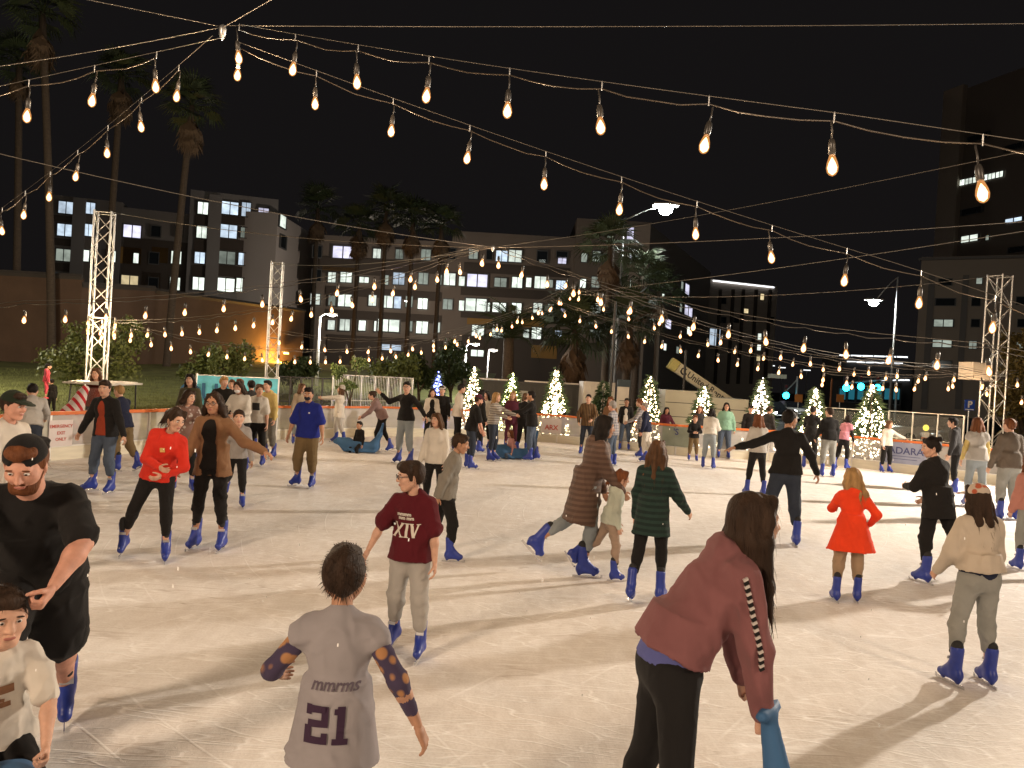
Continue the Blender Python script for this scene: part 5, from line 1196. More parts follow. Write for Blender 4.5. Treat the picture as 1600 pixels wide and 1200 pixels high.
person('small child in royal blue hoodie leaning on the far barrier', (876, 692), 644, -10, c=.9, lean=22, side=14, topm=BLUEC, loose=.04, hem=.06, hood=True, botm=BLK, LA=(20, 30, 30, 20), RA=(40, 40, 50, 40), hair='short', hairm='k', group=FAR)
person('man in brown striped shirt standing by the far barrier', (915, 710), 616, 165, topm=PLAIDB, loose=.034, hem=.14, botm=JEAND, hair='short', hairm='k', LA=(10, 22, 60, -20), RA=(10, 22, 30, -10), group=FAR)
person('man in grey cap and blue plaid shirt behind the brown quilted coat', (955, 728), 628, 60, lean=6, skin='r', topm=PLAID, loose=.036, hem=.14, botm=JEAN, hair='short', hairm='g', cap='beanie', capm=GREYC, group=FAR)
person('woman with long auburn hair behind the blue plaid shirt', (950, 712), 620, 160, f=True, topm=BROWNJ, botm=JEAND, hair='long', hairm='r', hl=.3, group=FAR)
person('person in dark open vest over white tee by the unlit tree', (975, 703), 622, 168, skin='d', topm=BLK, hem=.1, inner=WHT, botm=JEAN, hair='short', hairm='k', group=FAR)
person('fair haired person in plaid jacket turned left, right of centre', (1000, 714), 623, 80, lean=10, topm=PLAID, loose=.036, hem=.14, botm=CHAR, hair='mop', hairm='r', LA=(30, 10, 60, 0), group=FAR)
person('man in navy jacket and white trousers turned left, right of centre', (1014, 722), 629, 75, lean=8, skin='r', topm=NAVYC, loose=.034, hem=.1, botm=WHT, bloose=.024, LL=(6, 3, 10), RL=(-12, 3, 16), hair='short', hairm='g', group=FAR)
person('woman in plum sweatshirt leaning on the orange rail', (1037, 708), 636, 186, f=True, skin='m', topm=PLUM, loose=.034, hem=.1, hood=True, botm=BLK, LA=(4, 30, 10, 40), hair='long', hairm='k', hl=.2, group=FAR)
person('woman in dark jacket behind the child in black, before a lit tree', (1088, 710), 634, 182, f=True, topm=CHAR, loose=.036, hem=.14, botm=BLK, hair='long', hairm='r', hl=.2, group=FAR)
person('child in black jumper and khaki trousers with folded arms', (1082, 720), 649, 176, c=.5, topm=BLK, loose=.034, hem=.08, botm=KHAKI, bloose=.024, LA=(20, 16, 80, -50), RA=(20, 16, 80, -50), hair='short', hairm='r', group=FAR)
person('woman in short white fleece jacket and light jeans seen from the side', (1106, 732), 638, -30, f=True, lean=6, topm=WHT, loose=.044, hem=-.02, botm=JEANL, bloose=.016, LA=(30, 10, 90, -20), RA=(30, 10, 90, -20), hair='bob', hairm='k', hl=.1, group=FAR)
person('woman with glasses in sage green sweatshirt leaning on the far barrier', (1130, 716), 629, 172, f=True, bulk=1.12, topm=SAGE, loose=.04, hem=.08, botm=JEAN, bloose=.022, LA=(-4, 22, -8, 10), RA=(-4, 22, -8, 10), hair='long', hairm='k', hl=.22, glasses=True, group=FAR)
person('man in dark cap behind the grey jumper', (1168, 716), 633, 175, topm=BLK, botm=BLK, hair='short', hairm='k', cap='front', capm=BLK, group=FAR)
person('dark clothed person turned right behind the grey jumper', (1196, 718), 634, -60, topm=CHAR, botm=BLK, hair='short', hairm='b', group=FAR)
person('girl in white top and black trousers holding the orange rail on the right', (1383, 738), 657, 190, f=True, c=.3, topm=WHT, loose=.038, hem=.06, botm=BLK, bloose=.022, LA=(10, 60, 10, 72), RA=(6, 14, 20, 6), hair='bob', hairm='n', hl=.1, head=(20, 0), group=FAR)
person('man in grey brown jacket walking away at the right edge', (1572, 812), 654, 8, topm=GREYBR, loose=.036, hem=.08, botm=JEANG, bloose=.024, hair='short', hairm='r', LA=(4, 16, 20, 8), group=MID)
person('woman in grey top with yellow sleeves near the right truss tower', (1522, 792), 652, -10, f=True, topm=LGREY, sleeve=.1, under=(YELL, .95), loose=.03, hem=.08, botm=JEANL, hair='long', hairm='r', hl=.2, lean=8, group=MID)
person('dark haired person in black behind the woman all in black', (1490, 770), 652, 60, lean=10, topm=CHAR, loose=.034, hem=.1, hood=True, botm=BLK, hair='mop', hairm='k', group=MID)
person('person in grey shirt bending over the left barrier', (42, 752), 600, 30, lean=46, head=(0, 26), topm=LGREY, loose=.036, hem=.08, botm=JEAND, hair='short', hairm='k', LA=(50, 10, 60, 0), RA=(50, 10, 60, 0), group=MID)
person('man in dark green cap and white tee cut off by the left edge', (-8, 900), 612, -100, d=6.6, lean=8, head=(0, 8), skin='r', topm=WHT, sleeve=.42, loose=.034, hem=.1, botm=JEAN, hair='short', hairm='b', cap='front', capm=DGREEN, group=MID)
person('woman in rust top with long brown hair behind the left barrier', (146, 700), 575, 188, d=17.0, f=True, topm=RUST, sleeve=.72, botm=JEAND, skates=False, shoem=BLK, hair='long', hairm='n', hl=.28, head=(0, 4), group='people beyond the barrier')
person('dark clothed person carrying a child in pink on the grass', (80, 640), 592, 60, d=21.5, z0=.25, topm=BLK, botm=BLK, skates=False, shoem=BLK, hair='short', hairm='k', LA=(30, 10, 90, -20), group='people beyond the barrier')
person('child in hot pink jacket held up on the grass', (70, 640), 598, -60, d=21.2, z0=.75, c=.9, topm=HOTP, loose=.04, hem=.1, hood=True, botm=HOTP, skates=False, shoem=HOTP, hair='short', hairm='k', scale=.55, group='people beyond the barrier')
PR['sledkid'] = person('child in black hoodie sitting on a blue seal sled, left of centre', (562, 690), 652, 150, d=19.0, c=.9, lean=4, topm=BLK, loose=.03, hem=.04, botm=BLK, LL=(62, 10, 70), RL=(62, 10, 70), hair='short', hairm='k', skin='m', anchor='P', seat=.42, scale=.62, group=FAR)
person('girl in pink top sitting on a blue seal sled, centre', (802, 690), 650, 120, d=19.6, f=True, c=.8, lean=16, topm=cloth('pale pink top', (.48, .24, .22)), botm=JEAN, LL=(70, 8, 80), RL=(70, 8, 80), hair='long', hairm='r', hl=.16, anchor='P', seat=.38, scale=.62, group=FAR)

M_CREAMT = mat('cream print', (.62, .57, .5), .8, .05); M_PURP = mat('dark purple print', (.03, .010, .032), .8, .05)
pi = PR['xiv']; n_ = pi['Ru'] @ np.array((0, 1, 0)); u_ = pi['Ru'] @ np.array((0, 0, 1))
shirt_print(pi, 0, 0, 0, pi['tor'](.03, .1, .055), n_, u_, me=block_mesh([((-.10, -.06), (-.02, .06), .026, 1), ((-.02, -.06), (-.10, .06), .016, 1), ((-.118, .058), (-.08, .058), .008), ((-.04, .058), (-.004, .058), .008), ((-.118, -.058), (-.08, -.058), .008), ((-.04, -.058), (-.004, -.058), .008),
    ((.022, -.06), (.022, .06), .024), ((.0, .058), (.044, .058), .008), ((.0, -.058), (.044, -.058), .008), ((.062, .06), (.092, -.06), .026, 1), ((.125, .06), (.092, -.06), .014, 1), ((.046, .058), (.082, .058), .008), ((.108, .058), (.142, .058), .008)], M_CREAMT)); shirt_print(pi, 'mmmm', .045, M_CREAMT, pi['tor'](.04, .1, .20), n_, u_, .002, name='small_print'); shirt_print(pi, 'mm mm', .045, M_CREAMT, pi['tor'](.02, .1, .165), n_, u_, .002, name='small_print')
pi = PR['jersey']; n_ = pi['Ru'] @ np.array((0, -1, 0)); u_ = pi['Ru'] @ np.array((0, 0, 1))
shirt_print(pi, 0, 0, 0, pi['tor'](.0, -.1, -.13), n_, u_, me=block_mesh([((-.105, .07), (-.02, .07), .034), ((-.103, .09), (-.103, .042), .028), ((-.022, .087), (-.022, -.002), .034), ((-.105, .005), (-.005, .005), .032), ((-.103, -.005), (-.103, -.087), .034), ((-.105, -.07), (-.005, -.07), .034), ((-.02, -.06), (-.02, -.035), .03),
    ((.055, -.087), (.055, .087), .036), ((.022, .062), (.055, .062), .028), ((.018, -.074), (.092, -.074), .028)], M_PURP)); shirt_print(pi, 'mmrms', .075, mat('grey name print', (.11, .085, .11), .8, .05), pi['tor'](.01, -.1, .05), n_, u_, .001, shear=.25, name='name_print')
pi = PR['kid']; n_ = pi['Ru'] @ np.array((0, 1, 0)); u_ = pi['Ru'] @ np.array((0, 0, 1)); shirt_print(pi, 0, 0, 0, pi['tor'](.0, .1, .14), n_, u_, me=block_mesh([((-.06, .02), (.06, .035), .05), ((-.05, -.03), (.02, -.035), .02), ((-.02, -.06), (.05, -.055), .025)], mat('brown shirt print', (.22, .11, .06), .8, .3, 30)), name='shirt_print')
pi = PR['graph']; n_ = np.array((0, 1, 0)); shirt_print(pi, '\u25A0', .22, CHAR, pi['tor'](0, .1, .15), n_, (0, 0, 1), 0, name='square_print')
pi = PR['redg']; n_ = pi['Ru'] @ np.array((0, 1, 0)); shirt_print(pi, '\u25A0', .07, mat('gold print', (.6, .38, .12), .7, .1), pi['tor'](0, .1, .2), n_, (0, 0, 1), 0, name='gold_print')
pi = PR['blue']; shirt_print(pi, '\u25A0', .035, M_CREAMT, pi['tor'](-.07, .1, .2), (0, 1, 0), (0, 0, 1), 0, name='chest_badge')


# braided trim down the near sleeve of the pink jacket
pi = PR['pink']; V, Fq, to = pi['tops'][0]; bv = BVHTree.FromPolygons([tuple(v) for v in V], [tuple(int(i) for i in f_) for f_ in Fq]); sh, e_, w_, _ = pi['arms'][1]; mb = MB()
for i in range(26):
    t = i / 25; p0 = (sh + (e_ - sh) * t * 1.25) if t * 1.25 < 1 else e_ + (w_ - e_) * (t * 1.25 - 1) * 1.1
    hit = bv.ray_cast(Vector(p0 + np.array((.5, -.12, .12))), Vector((-1, .24, -.24)).normalized())
    if hit[0] is not None:
        q = (np.array(hit[0]) + np.array(hit[1]) * .002 + pi['mv']) * pi['S']; mb.box(q, (.012, .020, .011), Matrix.Rotation(.5, 3, 'X'), i % 2)
o = mb.build('braid_trim', [mat('trim white', (.5, .45, .42), .8, .05), BLK], to); o['kind'] = 'stuff'
# ================================================================== PLANTS
M_BARK = mat('palm bark', (.075, .052, .036), .95, .3, 5, .8, 20, stretch=(1, 1, 3)); M_TRUNK = mat('tree bark', (.09, .065, .045), .95, .3, 8, .8, 30)
M_FROND = mat('palm frond', (.032, .044, .015), .7, .3, 3); M_DEAD = mat('dead palm frond', (.10, .062, .036), .9, .25, 3)
def fan_frond(m, dead=False, rng=None):
    r = rng or random; b = MB(); L = .85 if not dead else .55
    b.tube([(0, 0, 0), (0, L * .5, .05), (0, L, .02)], [.03, .022, .015], 4, cap=False)
    n = 15
    for i in range(n):
        a = (i / (n - 1) - .5) * (2.5 if not dead else 1.2); l = (.85 + .3 * math.cos(a)) * r.uniform(.85, 1.1); d = Vector((math.sin(a), math.cos(a), 0)); w = Vector((d.y, -d.x, 0)) * .045
        p0 = Vector((0, L, .02)); p1 = p0 + d * l * .6 + Vector((0, 0, .03)); p2 = p0 + d * l + Vector((0, 0, -.28 * l * r.uniform(.6, 1.4)))
        k = len(b.v); b.v += [tuple(p0), tuple(p1 - w), tuple(p1 + w), tuple(p2)]; b.f += [(k, k + 1, k + 2), (k + 1, k + 3, k + 2)]; b.m += [0, 0]
    return b.mesh('frond', m)
def feather_frond(m):
    b = MB(); n = 26; P = [Vector((0, 2.3 * t, .75 * math.sin(t * 1.9) - 1.25 * t ** 2.2)) for t in np.linspace(0, 1, n)]
    b.tube(P, [.03 * (1 - .8 * i / n) for i in range(n)], 4, cap=False)
    for i in range(3, n):
        for sg in (-1, 1):
            l = .5 * math.sin(math.pi * (i / n) ** .7) + .12; q = P[i] + Vector((sg * l * .8, l * .45, -.16 * l)); w = Vector((0, .03, 0))
            k = len(b.v); b.v += [tuple(P[i] - w), tuple(P[i] + w), tuple(q)]; b.f.append((k, k + 1, k + 2)); b.m.append(0)
    return b.mesh('frond', m)
rr = random.Random(3); FANS = [fan_frond(M_FROND, False, rr) for _ in range(3)]; DEADS = [fan_frond(M_DEAD, True, rr) for _ in range(2)]; FEATH = feather_frond(M_FROND)
def palm(label, cx, cy, d, bx=None, size=1.0, green=26, dead=16, kind='fan', z0=-.05, r=.22, lean=None):
    c = at(cx, cy, d); b = at(bx if bx else cx - (600 - cy) * -.0, 600, d)
    root = empty('palm_tree', (b.x, b.y, z0)); tag(root, label, 'palm tree', 'palm trees round the square'); o = root.location
    top = c - o; rs = random.Random(int(cx * 7 + cy)); mb = MB(); n = 9
    mb.tube([Vector((top.x * (i / n) ** 1.3, top.y * i / n, top.z * i / n)) for i in range(n + 1)], [r * (1.35 if i == 0 else 1.05 - .25 * i / n) for i in range(n + 1)], 9); mb.build('trunk', M_BARK, root, True)
    for i in range(green):
        f = obj('frond', FEATH if kind == 'date' else rs.choice(FANS), root); az = i * 2.399 + rs.uniform(-.3, .3); t = i / green
        el = R(75 - 105 * t + rs.uniform(-10, 10)) if kind == 'fan' else R(62 - 74 * t + rs.uniform(-8, 8)); s = size * rs.uniform(.85, 1.15)
        f.matrix_local = Matrix.Translation(top + Vector((0, 0, -.1 * t))) @ Matrix.Rotation(az, 4, 'Z') @ Matrix.Rotation(el, 4, 'X') @ Matrix.Rotation(rs.uniform(-.4, .4), 4, 'Y') @ Matrix.Scale(s, 4)
    for i in range(dead):
        f = obj('dead_frond', rs.choice(DEADS), root); az = i * 2.399; el = R(-62 - 22 * rs.random()); s = size * rs.uniform(.8, 1.1)
        f.matrix_local = Matrix.Translation(top + Vector((0, 0, -.25 - .9 * size * rs.random()))) @ Matrix.Rotation(az, 4, 'Z') @ Matrix.Rotation(el, 4, 'X') @ Matrix.Scale(s, 4)
    return root
palm('tall palm at the far left edge', 30, 95, 46, 22); palm('tall palm second from the left with its crown cut by the top edge', 66, 20, 42, 80, 1.15)
palm('tall palm third from the left, behind the left truss tower', 190, 118, 48, 158, 1.1); palm('tall palm with a shaggy skirt right of the left truss tower', 300, 165, 46, 258, 1.1, dead=30)
for x, y, s, t in ((497, 325, 1.2, 'leftmost of the dark palms behind the lamp post'), (562, 352, 1.25, 'second of the dark palms in the centre group'), (604, 330, 1.3, 'third of the dark palms in the centre group, tallest'), (646, 345, 1.3, 'fourth of the dark palms in the centre group'), (690, 352, 1.2, 'rightmost of the dark palms in the centre group')):
    palm(t, x, y, 70, x - 14, s * 1.05, 24, 26)
palm('green palm with a full crown left of the bright street lamp', 955, 385, 42, 945, 1.0, 24, 24); palm('green palm just right of the bright street lamp pole', 1003, 432, 44, 992, 1.0, 22, 26)
palm('shorter green palm below the bright street lamp', 985, 505, 39, 978, .95, 24, 30); palm('dark shaggy palm behind the wing of the long block', 1030, 455, 62, 1024, 1.2, 24, 24)
palm('low wide palm with drooping fronds behind the dark container', 898, 515, 38, 896, 1.15, 40, 30); palm('date palm with uplit fronds behind the yellowish lit tree', 795, 528, 36, 794, .85, 44, 0, 'date', r=.3)
p_ = at(795, 590, 35.2); ul = empty('uplight', (p_.x, p_.y, -.05)); tag(ul, 'small uplight at the foot of the date palm', 'uplight')
mb = MB(); mb.lathe([(.001, 0), (.09, 0), (.1, .2), (.09, .22)], sides=10); mb.build('can', M_DARK, ul); mb = MB(); mb.lathe([(.001, .2), (.085, .2)], sides=10); mb.build('lens', emit('uplight lens', (1, .9, .6), 9), ul); light('SPOT', (0, 0, .4), 260, (1, .88, .55), ul, .08, spot=110, aim=(0, .25, 1))

def leafy(label, base, d, lobes, n, leaf, m, name='leafy_tree', group='trees and shrubs round the rink', z0=0.0, r=.09, cat='tree'):
    """trunk with limbs to every lobe, leaves in clumps through the lobes; lobes = picture ellipses (cx, cy, rx, ry)"""
    b = at(base, 600, d); root = empty(name, (b.x, b.y, z0)); tag(root, label, cat, group); o = root.location; rs = np.random.default_rng(int(base * 3 + d)); k = d / F
    L = [(at(x, y, d + rs.uniform(-.5, .5)) - o, a * k, c * k) for x, y, a, c in lobes]; mb = MB(); fork = Vector((0, 0, max(.3, min(l[0].z for l in L) * .6)))
    mb.tube([(0, 0, -.05), fork * .5 + Vector((.03, 0, 0)), fork], [r * 1.2, r, r * .8], 7)
    for c, a, e in L: mb.tube([fork, fork.lerp(c, .5) + Vector((0, 0, .1)), c + Vector((0, 0, e * .3))], [r * .7, r * .4, r * .15], 5)
    mb.build('trunk', M_TRUNK, root, True)
    V = []; Fc = []; tot = sum(a * e for _, a, e in L)
    for c, a, e in L:
        m_ = int(n * a * e / tot); cl = rs.normal(size=(max(6, m_ // 45), 3)); cl /= np.linalg.norm(cl, axis=1, keepdims=True); cl *= rs.uniform(.35, 1.0, (len(cl), 1)) * np.array((a, min(a, e) * .9, e))
        for q in range(m_):
            p = np.array(c) + cl[rs.integers(len(cl))] + rs.normal(0, .17, 3) * np.array((a, min(a, e), e)); nn = rs.normal(size=3); u = np.cross(nn, rs.normal(size=3)); u /= np.linalg.norm(u); w = np.cross(u, nn); w /= np.linalg.norm(w); s = leaf * rs.uniform(.6, 1.4)
            i = len(V); V += [p - u * s * .45, p + w * s * .35, p + u * s, p - w * s * .35]; Fc.append((i, i + 1, i + 2, i + 3))
    obj('crown', np_mesh('crown', V, Fc, m, False), root)
    return root
LEAF1 = mat('olive green leaves', (.12, .145, .042), .6, .35, 2); LEAF2 = mat('dark green leaves', (.034, .055, .018), .65, .35, 2); LEAF3 = mat('fresh green leaves', (.11, .16, .05), .6, .3, 2); LEAF4 = mat('yellow brown leaves', (.12, .09, .025), .7, .35, 2)
leafy('bushy green tree growing round the left truss tower', 150, 25, [(95, 560, 36, 30), (130, 535, 40, 28), (175, 560, 45, 36), (205, 530, 30, 24), (150, 590, 52, 22), (195, 505, 24, 18)], 5200, .10, LEAF1, z0=.3)
leafy('hanging green shrub left of the orange lit wall', 342, 30, [(325, 565, 26, 26), (352, 572, 30, 28), (375, 560, 22, 26), (300, 580, 24, 18)], 3600, .12, LEAF1, z0=.2)
leafy('slim young tree with pale fresh leaves by the white lamp post', 548, 25, [(530, 578, 14, 14), (560, 570, 14, 14), (548, 600, 16, 10), (535, 605, 10, 8)], 1300, .08, LEAF3, r=.04)
leafy('broad dark shrub at the left end of the row behind the blue lit tree', 612, 36, [(600, 585, 26, 22), (630, 580, 26, 24)], 3000, .14, LEAF1); leafy('middle shrub of the row behind the blue lit tree', 655, 37, [(650, 578, 28, 24), (672, 590, 22, 18)], 3000, .14, LEAF2)
leafy('tall dark shrub just left of the lamp post behind the blue lit tree', 705, 38, [(700, 560, 24, 30), (718, 578, 20, 24), (690, 590, 20, 16)], 3200, .14, LEAF2); leafy('dark tree behind the white lamp post and fence', 455, 33, [(470, 575, 26, 22), (445, 585, 20, 16)], 1800, .13, LEAF2, z0=.2)
leafy('yellow brown tree at the right edge behind the truss tower', 1600, 27, [(1600, 590, 46, 40), (1578, 625, 34, 28), (1615, 650, 44, 34), (1590, 545, 30, 26)], 4200, .13, LEAF4)

# ------------------------------------------------------------------ christmas trees
M_NEEDLE = mat('fir needles', (.04, .07, .028), .7, .4, 6)
def fairy(name, col): return emit('fairy light ' + name, col, 20.0)
def lit_tree(label, px, ytop, ybase, d, wpx, col, n, cname):
    t = at(px, ytop, d); b = at(px, ybase, d); root = empty('christmas_tree', (b.x, b.y, -.05)); tag(root, label, 'christmas tree', 'decorated fir trees behind the barrier')
    H = t.z + .05; Rm = wpx / 2 * 1.12 * d / F; rs = np.random.default_rng(int(px)); mb = MB(); mb.tube([(0, 0, 0), (0, 0, H * .9)], [.05, .015], 6); mb.build('trunk', M_TRUNK, root)
    mb = MB(); mb.lathe([(.001, 0), (.2, 0), (.22, .12), (.16, .14)], sides=10); mb.build('stand', M_DARK, root)
    V = []; Fc = []
    for k in range(2600):
        z = .12 * H + .88 * H * (1 - math.sqrt(rs.random())); rad = Rm * (1 - (z - .1 * H) / (.92 * H)) ** .9 * (1 + .16 * math.sin(z * 17 + k % 3)) + .02; q = rad * rs.uniform(.35, 1.03); a = rs.random() * 6.283
        p = np.array((q * math.cos(a), q * math.sin(a), z)); o_ = np.array((math.cos(a), math.sin(a), rs.uniform(-.5, .25))); l = rs.uniform(.09, .2) * (.5 + Rm); w = np.cross(o_, rs.normal(size=3)); w = w / np.linalg.norm(w) * l * .22
        i = len(V); V += [p - w, p + w, p + o_ * l]; Fc.append((i, i + 1, i + 2))
    obj('foliage', np_mesh('foliage', V, Fc, M_NEEDLE, False), root)
    if n:
        V = []; Fc = []; B8 = np.array(((1, 0, 0), (-1, 0, 0), (0, 1, 0), (0, -1, 0), (0, 0, 1), (0, 0, -1))); T8 = ((0, 2, 4), (2, 1, 4), (1, 3, 4), (3, 0, 4), (2, 0, 5), (1, 2, 5), (3, 1, 5), (0, 3, 5))
        for k in range(int(n * 2.2)):
            z = .1 * H + .9 * H * (1 - math.sqrt(rs.random())); rad = Rm * max(0.02, 1 - (z - .1 * H) / (.9 * H)) ** .9 * rs.uniform(.85, 1.08); a = rs.random() * 6.283; i = len(V)
            V += list(B8 * rs.uniform(.02, .036) * (d / 24) + np.array((rad * math.cos(a), rad * math.sin(a), z))); Fc += [(i + x, i + y, i + w) for x, y, w in T8]
        o = obj('fairy_lights', np_mesh('fairy_lights', V, Fc, fairy(cname, col), False), root); o['kind'] = 'stuff'
    return root
WW = (1.0, .74, .42)
lit_tree('christmas tree with blue and violet lights', 679, 578, 692, 25.5, 34, (.16, .2, 1.0), 190, 'blue'); lit_tree('christmas tree with white lights right of the blue lit one', 735, 572, 692, 26, 42, WW, 230, 'warm')
lit_tree('christmas tree with yellowish green lights in the centre', 795, 582, 690, 26.5, 40, (.95, .95, .40), 230, 'yellow'); lit_tree('tall christmas tree with dense warm lights in front of the dark container', 863, 573, 692, 26, 46, WW, 300, 'warm')
lit_tree('unlit dark christmas tree right of the container', 938, 592, 698, 26, 44, WW, 0, 'warm'); lit_tree('christmas tree with sparse white lights behind the plaid jackets', 1009, 584, 708, 25.5, 48, WW, 170, 'warm')
lit_tree('christmas tree in front of the white trailer', 1094, 599, 716, 25, 48, (1, .80, .5), 230, 'cream'); lit_tree('christmas tree with pinkish white lights behind the grey jumper', 1184, 588, 722, 24.6, 52, (1, .76, .58), 260, 'rosy')
lit_tree('christmas tree with dense lights behind the black jumpers', 1268, 603, 726, 24.2, 50, (1, .80, .5), 300, 'cream'); lit_tree('broad christmas tree standing nearest the right barrier', 1356, 600, 722, 23.4, 66, (1, .80, .54), 300, 'cream')

# ================================================================== THINGS BEYOND THE BARRIER
def frame_at(px, d, z0=0.0, rz=0.0):
    p = at(px, 600, d); return Vector((p.x, p.y, z0))
def px_box(name, label, x0, x1, y0, d, depth, m, cat, z0=-.05, extra=None):
    a = at(x0, y0, d); b = at(x1, y0, d); zt = at((x0 + x1) / 2, y0, d).z; w = b.x - a.x; root = empty(name, ((a.x + b.x) / 2, d + depth / 2, z0)); tag(root, label, cat)
    mb = MB(); mb.box((0, 0, (zt - z0) / 2), (w, depth, zt - z0)); mb.build('body', m, root); return root, w, zt - z0, depth
M_CONT = mat('dark container paint', (.045, .042, .04), .6, .2, 2); M_CONTW = mat('white panel paint', (.55, .50, .46), .6, .08, 2); M_TRAIL = mat('cream trailer paint', (.50, .48, .40), .5, .06, 1.5)
r_, w_, h_, dd = px_box('container', 'long dark shipping container behind the lit trees', 724, 908, 597, 33, 2.4, M_CONT, 'container')
for i in range(22): bar('rib', (-w_ / 2 + .12 + i * (w_ - .24) / 21, -dd / 2 - .02, h_ * .48), (.07, .04, h_ * .86), M_CONT, r_)
for z in (.04, h_ - .04): bar('edge_rail', (0, -dd / 2 - .03, z), (w_ + .04, .07, .1), M_CONT, r_)
bar('roof_strip', (-w_ * .28, -dd / 2 - .1, h_ + .05), (w_ * .34, .1, .06), M_CONTW, r_); bar('roof_strip', (w_ * .25, -dd / 2 - .1, h_ + .05), (w_ * .46, .1, .06), M_CONTW, r_)
wp = bar('white_door', (-w_ * .02, -dd / 2 - .07, h_ * .5), (w_ * .16, .03, h_ * .62), mat('pale mesh door', (.30, .29, .26), .7, .2, 5), r_)
r_, w_, h_, dd = px_box('white_shed', 'white panelled shed behind the unlit tree', 912, 962, 597, 31, 2.0, M_CONTW, 'shed')
for i in range(4): bar('panel', (-w_ * .375 + i * w_ * .25, -dd / 2 - .012, h_ * .5), (w_ * .235, .024, h_ * .96), M_CONTW, r_)
r_, w_, h_, dd = px_box('ticket_board', 'tall white board with dark header beside the shed', 966, 984, 594, 30, .2, M_CONTW, 'board'); bar('header', (0, -dd / 2 - .02, h_ - .12), (w_ + .06, .06, .28), mat('dark teal header', (.03, .05, .07), .6, .1), r_)
for z in (1.1, 1.3, 1.45): bar('text_line', (0, -dd / 2 - .004, z), (w_ * .6, .006, .02), M_DARK, r_)
for nm, x0, x1, y0, d_, lab in (('box_trailer', 1040, 1118, 611, 29.5, 'cream box trailer behind the child in black'), ('box_trailer', 1112, 1170, 623, 29, 'lower cream box trailer behind the sage sweatshirt')):
    r_, w_, h_, dd = px_box(nm, lab, x0, x1, y0, d_, 1.8, M_TRAIL, 'trailer', .35); r_['group'] = 'box trailers behind the rink'
    for z in (h_ * .36, h_ * .7): bar('panel_seam', (0, -dd / 2 - .006, z), (w_ * .98, .012, .025), M_DARK, r_)
    for x in (-.3, .3): 
        mb = MB(); mb.tube([(x * w_, -dd / 2 + .02, -.1), (x * w_, -dd / 2 + .25, -.1)], .3, 14); mb.build('wheel', M_RUB, r_)
    bar('underframe', (0, 0, -.06), (w_ * .96, dd * .9, .1), M_DARK, r_); bar('hatch_handle', (w_ * .2, -dd / 2 - .02, h_ * .2), (.06, .03, .1), M_DARK, r_)
    if x0 == 1040: obj('lettering', text_mesh('United Rentals', .10, M_DARK, .001), r_, (w_ * .2, -dd / 2 - .008, h_ * .76)).rotation_euler = (R(90), 0, 0)
# boom lift
a_ = at(1046, 566, 32); b_2 = at(1158, 642, 32); bl_ = empty('boom_lift', (b_2.x, b_2.y, -.05)); tag(bl_, 'boom lift with cream and yellow boom lettered United Rentals', 'boom lift'); o_ = bl_.location
M_BOOM = mat('cream boom paint', (.58, .54, .40), .5, .08); M_BOOMY = mat('yellow boom end', (.50, .45, .16), .5, .1)
pa = a_ - o_; pb = b_2 - o_; dv = (pb - pa); ang = math.atan2(dv.z, dv.x); Mr = Matrix.Rotation(-ang, 3, 'Y'); ln = dv.length
bar('boom', (pa + pb) / 2, (ln * .78, .34, .44), M_BOOM, bl_, M=Mr); bar('boom_end', pa + dv * .055, (ln * .10, .36, .46), M_BOOMY, bl_, M=Mr); bar('boom_heel', pb - dv * .055, (ln * .11, .36, .46), M_BOOMY, bl_, M=Mr)
t_ = obj('lettering', text_mesh('United Rentals', .36, M_DARK, .002, .006), bl_); t_.matrix_local = Matrix.Translation((pa + pb) / 2 + dv * .04 + Vector((0, -.18, 0))) @ (Mr @ Matrix.Rotation(math.pi / 2, 3, 'X')).to_4x4()
mb = MB(); mb.tube([Vector((math.cos(a) * .13, 0, math.sin(a) * .13)) for a in np.linspace(.6, 5.6, 12)], .035, 5); lg = mb.build('emblem', M_DARK, bl_, loc=pa + dv * .19 + Vector((0, -.18, 0)))
bar('chassis', pb + Vector((-.6, .2, -.75)), (2.2, 1.2, .5), M_BOOMY, bl_); rod('mast', pb + Vector((-.2, .2, -.6)), pb + Vector((-.1, .1, 0)), .12, M_DARK, bl_)
for x in (-1.4, .2):
    for y in (-.5, .8): rod('wheel', pb + Vector((x, y, -.85)), pb + Vector((x, y + .25, -.85)), .38, M_RUB, bl_, 14)
# thin dark posts
for x, y, d_, t in ((1072, 545, 31, 'thin dark post in front of the boom lift'), (962, 470, 29, 'thin dark post left of the white board'), (1300, 590, 40, 'thin brown post behind the black jumpers')):
    p = at(x, y, d_); r0 = empty('post', (p.x, p.y, -.05)); tag(r0, t, 'post'); rod('shaft', (0, 0, 0), (0, 0, p.z), .05, M_DARK if x != 1300 else mat('rust post', (.2, .08, .03), .8, .1), r0); bar('foot', (0, 0, .1), (.22, .22, .2), M_DARK, r0)
